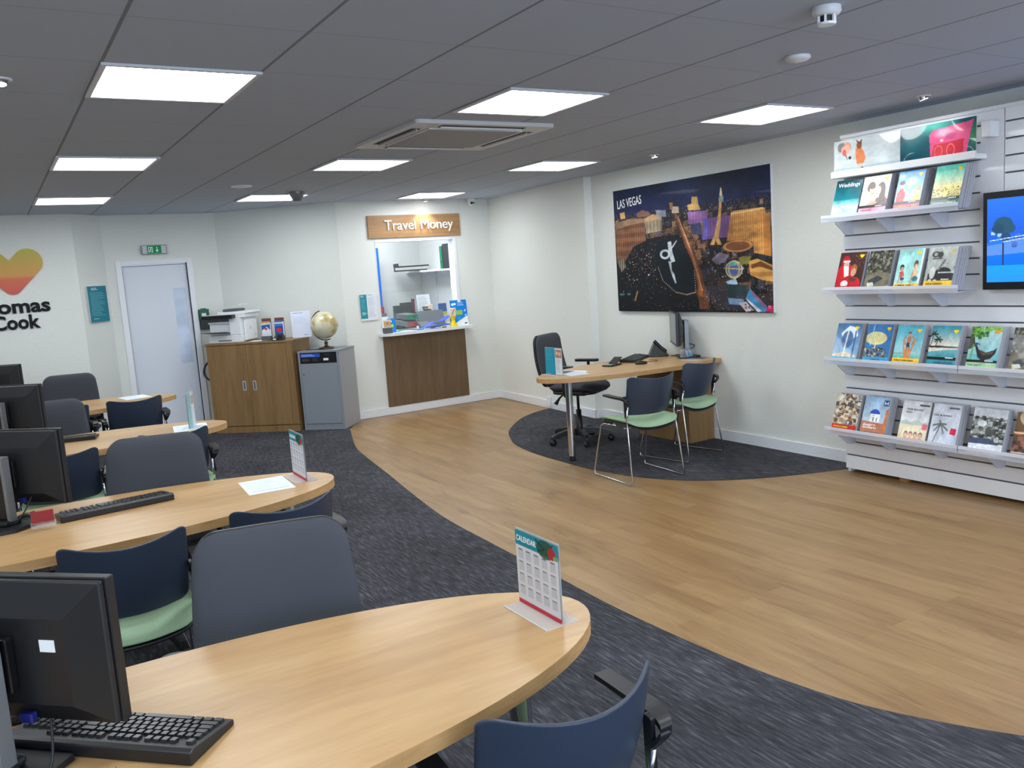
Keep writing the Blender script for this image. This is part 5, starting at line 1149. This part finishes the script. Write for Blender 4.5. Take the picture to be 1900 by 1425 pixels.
cable([(5.33, 5.66, .86), (5.37, 5.62, .84), (5.40, 5.70, .80), (5.38, 5.78, .75), (5.30, 5.86, .74)], .004, 'black cable behind the monitor on the wall desk')
cable([(4.80, 5.72, .74), (4.90, 5.74, .74), (4.98, 5.70, .739), (5.03, 5.75, .739), (5.0, 5.82, .739)], .002, 'mouse cable curling on the wall desk')
# clear name card holder on the second monitor's foot
ch = thing('card_holder', 'small clear holder of red cards on second monitor foot', 'card holder', (.085, 3.80, DH + .0155), R(-2))
MB().box(-.045, .045, -.022, .022, 0, .018).build('holder', 'acrylic', ch, bevel=.003); MB().box(-.04, .04, -.006, .006, .012, .062).build('cards', 'red_card', ch)
# table top sign holders: clear upright with a foot
def sign_holder(loc, ang, lb, art, W=.2, H=.21, foot=.10):
    t = thing('sign_holder', lb, 'sign', loc, ang, 'clear sign holders on the desks')
    MB().box(-W / 2 - .003, W / 2 + .003, -.002, .002, .002, H + .005).build('upright', 'acrylic', t)
    MB().box(-W / 2 - .003, W / 2 + .003, -foot / 2, foot / 2, 0, .003).build('foot', 'acrylic', t)
    MB().box(-W / 2 - .003, W / 2 + .003, -foot / 2 - .0015, -foot / 2, 0, .0035).build('foot_edge', 'white_plastic', t)
    panel('insert', art, W, H - .004, 'print', t, frame((-W / 2, -.0026, .004), (1, 0, 0), (0, 0, 1)))
    panel('insert_back', art, W, H - .004, 'print', t, frame((W / 2, .0026, .004), (-1, 0, 0), (0, 0, 1)))
    return t
def cal(n=96):
    a = Art(n, n, (214, 216, 222)); a.rect(0, 0, 1, .2, (36, 140, 160)); a.ell(.72, .12, .2, .12, (40, 74, 56), .8); a.line((.7, .12), (.5, .03), .012, (36, 60, 44)); a.line((.7, .12), (.55, .17), .012, (36, 60, 44)); a.line((.72, .12), (.9, .02), .012, (50, 80, 50)); a.ell(.86, .14, .09, .08, (196, 40, 50), .85); a.ell(.95, .18, .06, .03, (120, 160, 110))
    for r0 in range(4):
        for c in range(5):
            x, y = .05 + c * .19, .25 + r0 * .165; a.rect(x, y, x + .13, y + .12, (186, 190, 200), .8); a.rect(x + .01, y - .008, x + .11, y + .008, (110, 114, 124), .9)
    a.speck(30, (.05, .25, .95, .9), [(110, 112, 124)], (.004, .008), .7, seed=40); a.rect(0, .945, 1, 1, (196, 50, 70)); return a
c1_ = sign_holder((1.115 + .025, 1.806, DZ_), R(-90), 'clear stand with a calendar on the nearest desk', cal(), .2, .21)
text('lettering', 'CALENDAR', 'white_letter', c1_, frame((-.094, -.0036, .182), (1, 0, 0), (0, 0, 1)), .022, .0002, .095, .0003)
c2_ = sign_holder((1.148, 3.85, DZ_), R(-91), 'clear stand with a calendar on the second desk', cal(60), .21, .215)
text('lettering', 'CALENDAR', 'white_letter', c2_, frame((-.098, -.0036, .186), (1, 0, 0), (0, 0, 1)), .022, .0002, .095, .0003)
a = Art(30, 50, (206, 216, 222)); a.rect(0, 0, .55, 1, (150, 192, 198)); a.rect(.6, .1, 1, .35, (190, 170, 150))
sign_holder((1.065, 5.86, DZ_), R(-118), 'clear stand seen nearly edge on, third desk', a, .14, .235)
a = Art(54, 60, (222, 226, 230)); a.rect(0, 0, .6, 1, (40, 150, 178)); a.lines(.06, .04, .5, .5, 8, (90, 186, 206), .5); a.rect(.62, .05, .98, .36, (176, 130, 110)); a.ell(.72, .18, .07, .07, (226, 190, 160)); a.ell(.88, .2, .07, .07, (226, 190, 160)); a.lines(.64, .4, .96, .95, 14, (150, 156, 166), .6)
sign_holder((3.955, 5.805, DZ_), R(-88), 'teal and white card in clear stand on the wall desk', a, .23, .222)
def sheet(pts, lb, art, z=DZ_, grp='papers lying on the desks', cat='paper'):
    # pts: near left corner, near right corner, depth
    (x0, y0), (x1, y1), dep = pts; r = Vector((x1 - x0, y1 - y0, 0)); W = r.length; r.normalize(); u = Vector((-r.y, r.x, 0))
    t = thing('paper_sheet', lb, cat, None or (0, 0, 0), 0, grp); t.matrix_world = frame((x0, y0, z), r, u)
    MB().box(0, W, 0, dep, 0, .0012).build('sheet', 'paper', t); panel('print_side', art, W, dep, 'print', t, T(0, 0, .0016)); return t
a = Art(60, 84, (232, 240, 248)); a.lines(.08, .1, .9, .8, 10, (206, 220, 234), .8); a.rect(.1, .84, .9, .86, (90, 150, 190)); a.lines(.1, .03, .6, .07, 1, (200, 220, 235), .8)
sheet(((.872, 3.70), (1.075, 3.685), .28), 'white and pale blue form lying on the second desk', a)
sheet(((.93, 5.76), (1.14, 5.73), .27), 'white printed sheet lying on the third desk', a)
sheet(((.93, 7.92), (1.14, 7.95), .27), 'white sheet on the farthest desk tip', a)
b = Art(60, 84, (228, 232, 240)); b.rect(.1, .1, .9, .6, (110, 116, 150)); b.poly([(.1, .5), (.5, .3), (.9, .6), (.1, .6)], (70, 80, 100)); b.lines(.1, .7, .9, .95, 5, (180, 186, 196), .7)
sheet(((3.98, 5.60), (4.15, 5.58), .24), 'lower printed sheet in the fan on the wall desk', b); s2_ = sheet(((4.02, 5.62), (4.21, 5.66), .26), 'middle printed sheet in the fan on the wall desk', b, DZ_ + .002); sheet(((4.05, 5.64), (4.24, 5.73), .26), 'top picture sheet in the fan on the wall desk', b, DZ_ + .004)
a = Art(40, 30, (210, 200, 196)); a.rect(.5, 0, 1, 1, (110, 116, 120)); a.lines(.05, .1, .45, .9, 8, (170, 120, 110), .6)
sheet(((5.33, 5.52), (5.395, 5.85), .06) if 0 else ((5.16, 5.40), (5.37, 5.44), .15), 'leaflet lying by the wall end of the wall desk', a)
# phone in its stand, telephone console, blue clear box
ph = thing('pin_pad', 'small black pad propped up in middle of the wall desk', 'pad', (4.60, 5.84, DZ_), R(20))
MB().box(-.10, .07, -.05, .05, 0, .012).build('body', 'black_plastic', ph, bevel=.004); MB().box(-.09, -.0, -.042, .042, .0122, .0135).build('screen', 'grey_screen', ph); MB().box(.0, .11, -.04, .04, 0, .008).build('flap', 'black_plastic', ph, Matrix.Translation((.0, 0, .012)) @ Matrix.Rotation(-.42, 4, 'Y'), bevel=.002)
tp = thing('telephone', 'black desk telephone tilted beneath monitor on the wall desk', 'telephone', (5.275, 6.01, DZ_), R(52))
mb = MB(); mb.add([(-.10, -.09, 0), (.10, -.09, 0), (.10, .09, 0), (-.10, .09, 0), (-.10, -.09, .02), (.10, -.09, .02), (.085, .03, .135), (-.085, .03, .135)], [(3, 2, 1, 0), (0, 1, 5, 4), (4, 5, 6, 7), (1, 2, 6, 5), (2, 3, 7, 6), (3, 0, 4, 7)]); mb.build('console', 'black_plastic', tp, bevel=.004)
MB().tube(curve_path([(-.09, -.07, .045), (-.095, -.02, .09), (-.09, .035, .15)], 5), .016, 10).build('handset', 'black_gloss', tp)
bxx = thing('card_box', 'pale blue clear card box on monitor foot, wall desk', 'box', (5.25, 5.60, DZ_ + .016), R(20)); MB().box(-.06, .06, -.035, .035, 0, .07).build('case', 'acrylic', bxx, bevel=.002)
a = Art(24, 16, (150, 190, 220)); a.poly([(0, 1), (.5, .2), (1, 1)], (90, 140, 190)); panel('cards', a, .10, .06, 'print', bxx, frame((-.05, -.03, .002), (1, 0, 0), (0, .3, 1)))

# ================================================================ cupboards by the far wall
AC_ = R(-42.5)
CX = Matrix.Translation((2.03, 9.87, 0)) @ Matrix.Rotation(AC_, 4, 'Z')     # local: x along the front, y back, origin front left
cb = thing('wooden_cupboard', 'two door wooden cupboard carrying the printer, at an angle by far wall', 'cupboard', mtx=CX)
CW, CD, CH = 1.035, .46, 1.0
MB().box(0, CW, .022, CD, .004, CH).build('body', 'cabinet_wood', cb); MB().box(-.012, CW + .012, -.004, CD, CH, CH + .022).build('top', 'cabinet_wood', cb, bevel=.002)
MB().box(.018, CW - .0, .004, .021, .004, .075).build('plinth', 'cabinet_wood', cb)
for k, (x0, x1) in enumerate(((.004, .478), (.482, CW - .075))):
    dr = MB().box(x0, x1, .0, .02, .085, CH - .006).build('door', 'cabinet_wood', cb, bevel=.001)
    hx = (x1 - .075) if k == 0 else x0 + .045
    h2 = MB(); h2.box(hx, hx + .042, -.004, -.0002, .485, .592); h2.build('handle', 'grip_metal', dr, bevel=.001); MB().box(hx + .012, hx + .03, -.0055, -.0042, .497, .58).build('handle_cup', 'grey_recess', dr)
    if k: MB().lathe([(.009, 0), (.009, .003), (.006, .004)], 14).build('lock', 'brass', dr, Matrix.Translation((.52, -.0002, .81)) @ Matrix.Rotation(PI / 2, 4, 'X'))
MB().box(CW - .071, CW, .0, .021, .085, CH).build('side_stile', 'cabinet_wood', cb)
GX = Matrix.Translation((2.848, 9.17, 0)) @ Matrix.Rotation(R(-43.8), 4, 'Z')
gc = thing('grey_cabinet', 'grey one door cabinet with black label carrying the globe', 'cabinet', mtx=GX)
GW, GD, GH = .476, .455, .885
MB().box(0, GW, .02, GD, .004, GH - .018).build('body', 'grey_cabinet_side', gc, bevel=.001); MB().box(-.004, GW + .004, -.004, GD, GH - .018, GH).build('top', 'grey_cabinet', gc, bevel=.001)
MB().box(.02, GW - .02, .008, .02, .004, .07).build('plinth', 'grey_cabinet', gc)
MB().box(0, .022, 0, .02, .004, GH - .018).build('side_post', 'grey_cabinet', gc); MB().box(GW - .022, GW, 0, .02, .004, GH - .018).build('side_post', 'grey_cabinet', gc)
gd = MB().box(.024, GW - .024, 0, .018, .075, .745).build('door', 'grey_cabinet', gc, bevel=.001)
MB().box(.024, GW - .024, .003, .018, .75, GH - .02).build('label_panel', 'black_gloss', gc)
MB().lathe([(.008, 0), (.008, .003), (.005, .004)], 14).build('lock', 'red_card', gd, Matrix.Translation((.05, -.0002, .63)) @ Matrix.Rotation(PI / 2, 4, 'X'))
a = Art(110, 30, (22, 23, 28)); a.rect(.0, .04, .55, .42, (44, 84, 190)); a.lines(.03, .12, .5, .36, 2, (200, 214, 240), .8); a.lines(.03, .55, .3, .9, 4, (96, 98, 104), .8); a.lines(.33, .55, .55, .9, 3, (96, 98, 104), .7, 7); a.rect(.64, .55, .78, .8, (226, 228, 230)); a.lines(.68, .1, .92, .35, 3, (80, 82, 88), .7)
panel('label_print', a, GW - .056, .105, 'print', gc, frame((.028, .0024, .755), (1, 0, 0), (0, 0, 1)))
text('lettering', 'Shred-it', 'white_letter', gc, frame((.04, .0016, .835), (1, 0, 0), (0, 0, 1)), .022, .0002, .07, .0003) if 0 else None
# globe
gb = thing('globe', 'cream desk globe on a brass foot on the grey cabinet', 'globe', (3.165, 9.115, GH + .0048))
MB().lathe([(.085, 0), (.085, .012), (.05, .02), (.02, .03), (.016, .055), (.022, .065), (.012, .085)], 28).build('foot', 'dark_brass', gb)
tiltm = Matrix.Translation((0, 0, .262)) @ Matrix.Rotation(R(22), 4, 'Y') @ Matrix.Rotation(R(-40), 4, 'Z')
pr = [(.152 * math.sin(PI * k / 24), -.152 * math.cos(PI * k / 24)) for k in range(25)]
MB().lathe([(max(.0005, r0), z) for r0, z in pr], 40).build('ball', 'globe_map', gb, tiltm)
dv = Vector((-.68, .73, 0)); arc = [Vector((0, 0, .262)) + (dv * math.sin(R(th_)) + Vector((0, 0, -math.cos(R(th_))))) * .166 for th_ in range(-20, 165, 8)]
MB().tube(arc, .006, 10).build('meridian_arm', 'dark_brass', gb)
MB().box(-.17, .08, -.0, .10, 0, .004).build('mat', 'black_plastic', None, Matrix.Translation((3.08, 9.11, GH + .0005)) @ Matrix.Rotation(R(-43.8), 4, 'Z'))
mt = D.objects['mat']; mt.name = 'flat_tray'; tag(mt, 'thin dark tray on the grey cabinet beside the globe', 'tray')

# printer
PX = Matrix.Translation((2.065, 9.895, CH + .0225)) @ Matrix.Rotation(AC_, 4, 'Z')
pt = thing('printer', 'white office printer with dark band standing on the wooden cupboard', 'printer', mtx=PX)
mb = MB(); mb.box(0, .40, .03, .40, 0, .085); mb.build('paper_drawer', 'white_plastic', pt, bevel=.006); MB().box(.12, .28, .027, .0305, .018, .03).build('drawer_grip', 'grey_recess', pt)
mb = MB(); mb.box(0, .40, .13, .40, .086, .27); mb.box(.27, .40, .03, .13, .086, .27); mb.box(0, .27, .05, .13, .215, .235); mb.box(0, .27, .08, .13, .086, .215); mb.build('body', 'white_plastic', pt, bevel=.004)
MB().box(.01, .265, .045, .128, .2365, .2695).build('output_slot', 'grey_recess', pt)
MB().box(.40, .425, .10, .38, .01, .245).build('side_cover', 'white_plastic', pt, bevel=.012); MB().box(.4255, .427, .2, .235, .13, .165).build('side_vent', 'light_frame', pt); MB().box(.4255, .427, .3, .33, .05, .08).build('side_vent', 'light_frame', pt)
MB().prism([(0, 0), (.30, 0), (.27, .17), (.02, .17)], 0, .006).build('front_tray', 'grey_recess', pt, Matrix.Translation((-.02, -.09, .125)) @ Matrix.Rotation(-.12, 4, 'X'), bevel=.002)
MB().box(-.03, .34, -.03, .06, .27, .312).build('control_panel', 'black_gloss', pt, bevel=.005); MB().box(-.02, .33, -.025, .05, .313, .318).build('panel_cover', 'white_plastic', pt, bevel=.001)
MB().box(-.01, .44, .06, .42, .272, .315).build('scanner', 'white_plastic', pt, bevel=.004)
mb = MB(); mb.box(.10, .47, .10, .40, .316, .345); mb.build('feeder', 'white_plastic', pt, bevel=.006); MB().box(.17, .34, .09, .30, .346, .372).build('feeder_gap', 'grey_recess', pt, bevel=.01)
MB().prism([(0, 0), (.36, 0), (.34, .26), (.04, .26)], 0, .008).build('feeder_tray', 'white_plastic', pt, Matrix.Translation((.02, .09, .378)) @ Matrix.Rotation(-.10, 4, 'Y') @ Matrix.Rotation(.03, 4, 'X'), bevel=.003)
# small things on the cupboard
def on_cup(x, y, z=CH + .0225): return CX @ Matrix.Translation((x, y, z))
def leaf_rack(x, y, lb, art, a_=0):
    t = thing('leaflet_rack', lb, 'leaflet rack', group='clear racks of snow and holiday leaflets', mtx=on_cup(x, y) @ Matrix.Rotation(a_, 4, 'Z'))
    MB().box(-.055, .055, -.02, .03, 0, .05).build('pocket', 'grey_recess', t, bevel=.002); MB().box(-.055, .055, .028, .032, 0, .245).build('rack_back', 'grey_recess', t)
    MB().box(-.05, .05, .004, .026, .02, .20).build('leaflets', 'paper', t); panel('cover', art, .1, .165, 'print', t, frame((-.05, .003, .048), (1, 0, 0), (0, 0, 1)))
    panel('header_strip', Art(20, 6, (110, 70, 66)), .11, .04, 'print', t, frame((-.055, .0275, .205), (1, 0, 0), (0, 0, 1))); return t
a = Art(30, 48, (214, 222, 230)); a.rect(0, .0, 1, .12, (200, 160, 110)); a.poly([(0, .25), (1, .2), (1, .6), (0, .7)], (50, 90, 170)); a.poly([(0, .6), (.6, .35), (1, .6), (1, .8), (0, .8)], (226, 230, 240)); a.ell(.5, .5, .2, .08, (200, 60, 70), .9)
leaf_rack(.70, .10, 'leaflet rack with blue white snow leaflets, nearer the printer', a)
a = Art(30, 48, (70, 120, 190)); a.rect(0, .12, 1, .2, (236, 240, 246)); a.poly([(0, .4), (1, .35), (1, .75), (0, .85)], (44, 74, 160)); a.ell(.5, .62, .35, .14, (206, 56, 70)); a.rect(0, .85, 1, 1, (60, 64, 80))
leaf_rack(.845, .12, 'leaflet rack with blue and red leaflets, nearer the form', a)
a = Art(60, 84, (216, 222, 240)); a.lines(.1, .05, .9, .12, 1, (150, 160, 190), .8); a.lines(.1, .2, .9, .5, 8, (190, 198, 220), .7); a.lines(.6, .9, .9, .95, 1, (90, 110, 150), .8)
fs_ = thing('form_stand', 'upright white form standing left of the globe', 'form', mtx=on_cup(.93, .27) @ Matrix.Rotation(R(24), 4, 'Z') @ Matrix.Rotation(PI / 2 - .12, 4, 'X'))
MB().box(0, .21, 0, .297, -.004, 0).build('backing', 'white_plastic', fs_); panel('print_sheet', a, .21, .297, 'print', fs_, T(0, 0, .0006)); MB().box(.05, .16, .013, .02, -.09, -.004).build('strut', 'white_plastic', fs_)
cr = thing('card_terminal', 'black card terminal before the leaflet rack on the cupboard', 'card terminal', mtx=on_cup(.86, .045) @ Matrix.Rotation(R(10), 4, 'Z'))
MB().prism([(-.06, -.04), (.07, -.04), (.07, .045), (-.06, .045)], 0, .03).build('base', 'black_plastic', cr, bevel=.008); MB().prism([(.0, -.03), (.065, -.03), (.065, .04), (.0, .04)], .03, .055).build('grip', 'black_plastic', cr, bevel=.008); MB().box(-.045, -.01, -.041, -.0402, .01, .024).build('display', 'paper', cr)
for k, (x, y, a_) in enumerate(((.50, .06, .1), (.56, .12, -.1))):
    t = thing('paper_sheet', ('white paper lying beside the printer on the cupboard', 'second white paper near the leaflet racks')[k], 'paper', group='papers on the wooden cupboard', mtx=on_cup(x, y, CH + .0225 + k * .0015) @ Matrix.Rotation(a_, 4, 'Z'))
    MB().box(0, .21, 0, .15, 0, .001).build('sheet', 'paper', t)
# first aid box and cable on the door wall
fa = thing('first_aid_box', 'green wall box above a dark pouch, right of the door', 'first aid box', (2.15, 10.3, 1.17))
MB().box(-.055, .055, 0, .058, .13, .235).build('box', 'green_box', fa, bevel=.004); MB().box(-.05, .05, .005, .058, 0, .127).build('pouch', 'charcoal_card', fa, bevel=.004); MB().box(-.03, .02, -.001, 0, .16, .19).build('label', 'paper', fa); MB().box(-.03, .03, .02, .05, .235, .245).build('lid_catch', 'green_box', fa)
cable([(2.13, 10.25, .80), (2.07, 10.22, .74), (2.05, 10.2, .66), (2.08, 10.15, .60), (2.16, 10.12, .54)], .011, 'black hose looping out beside the wooden cupboard')
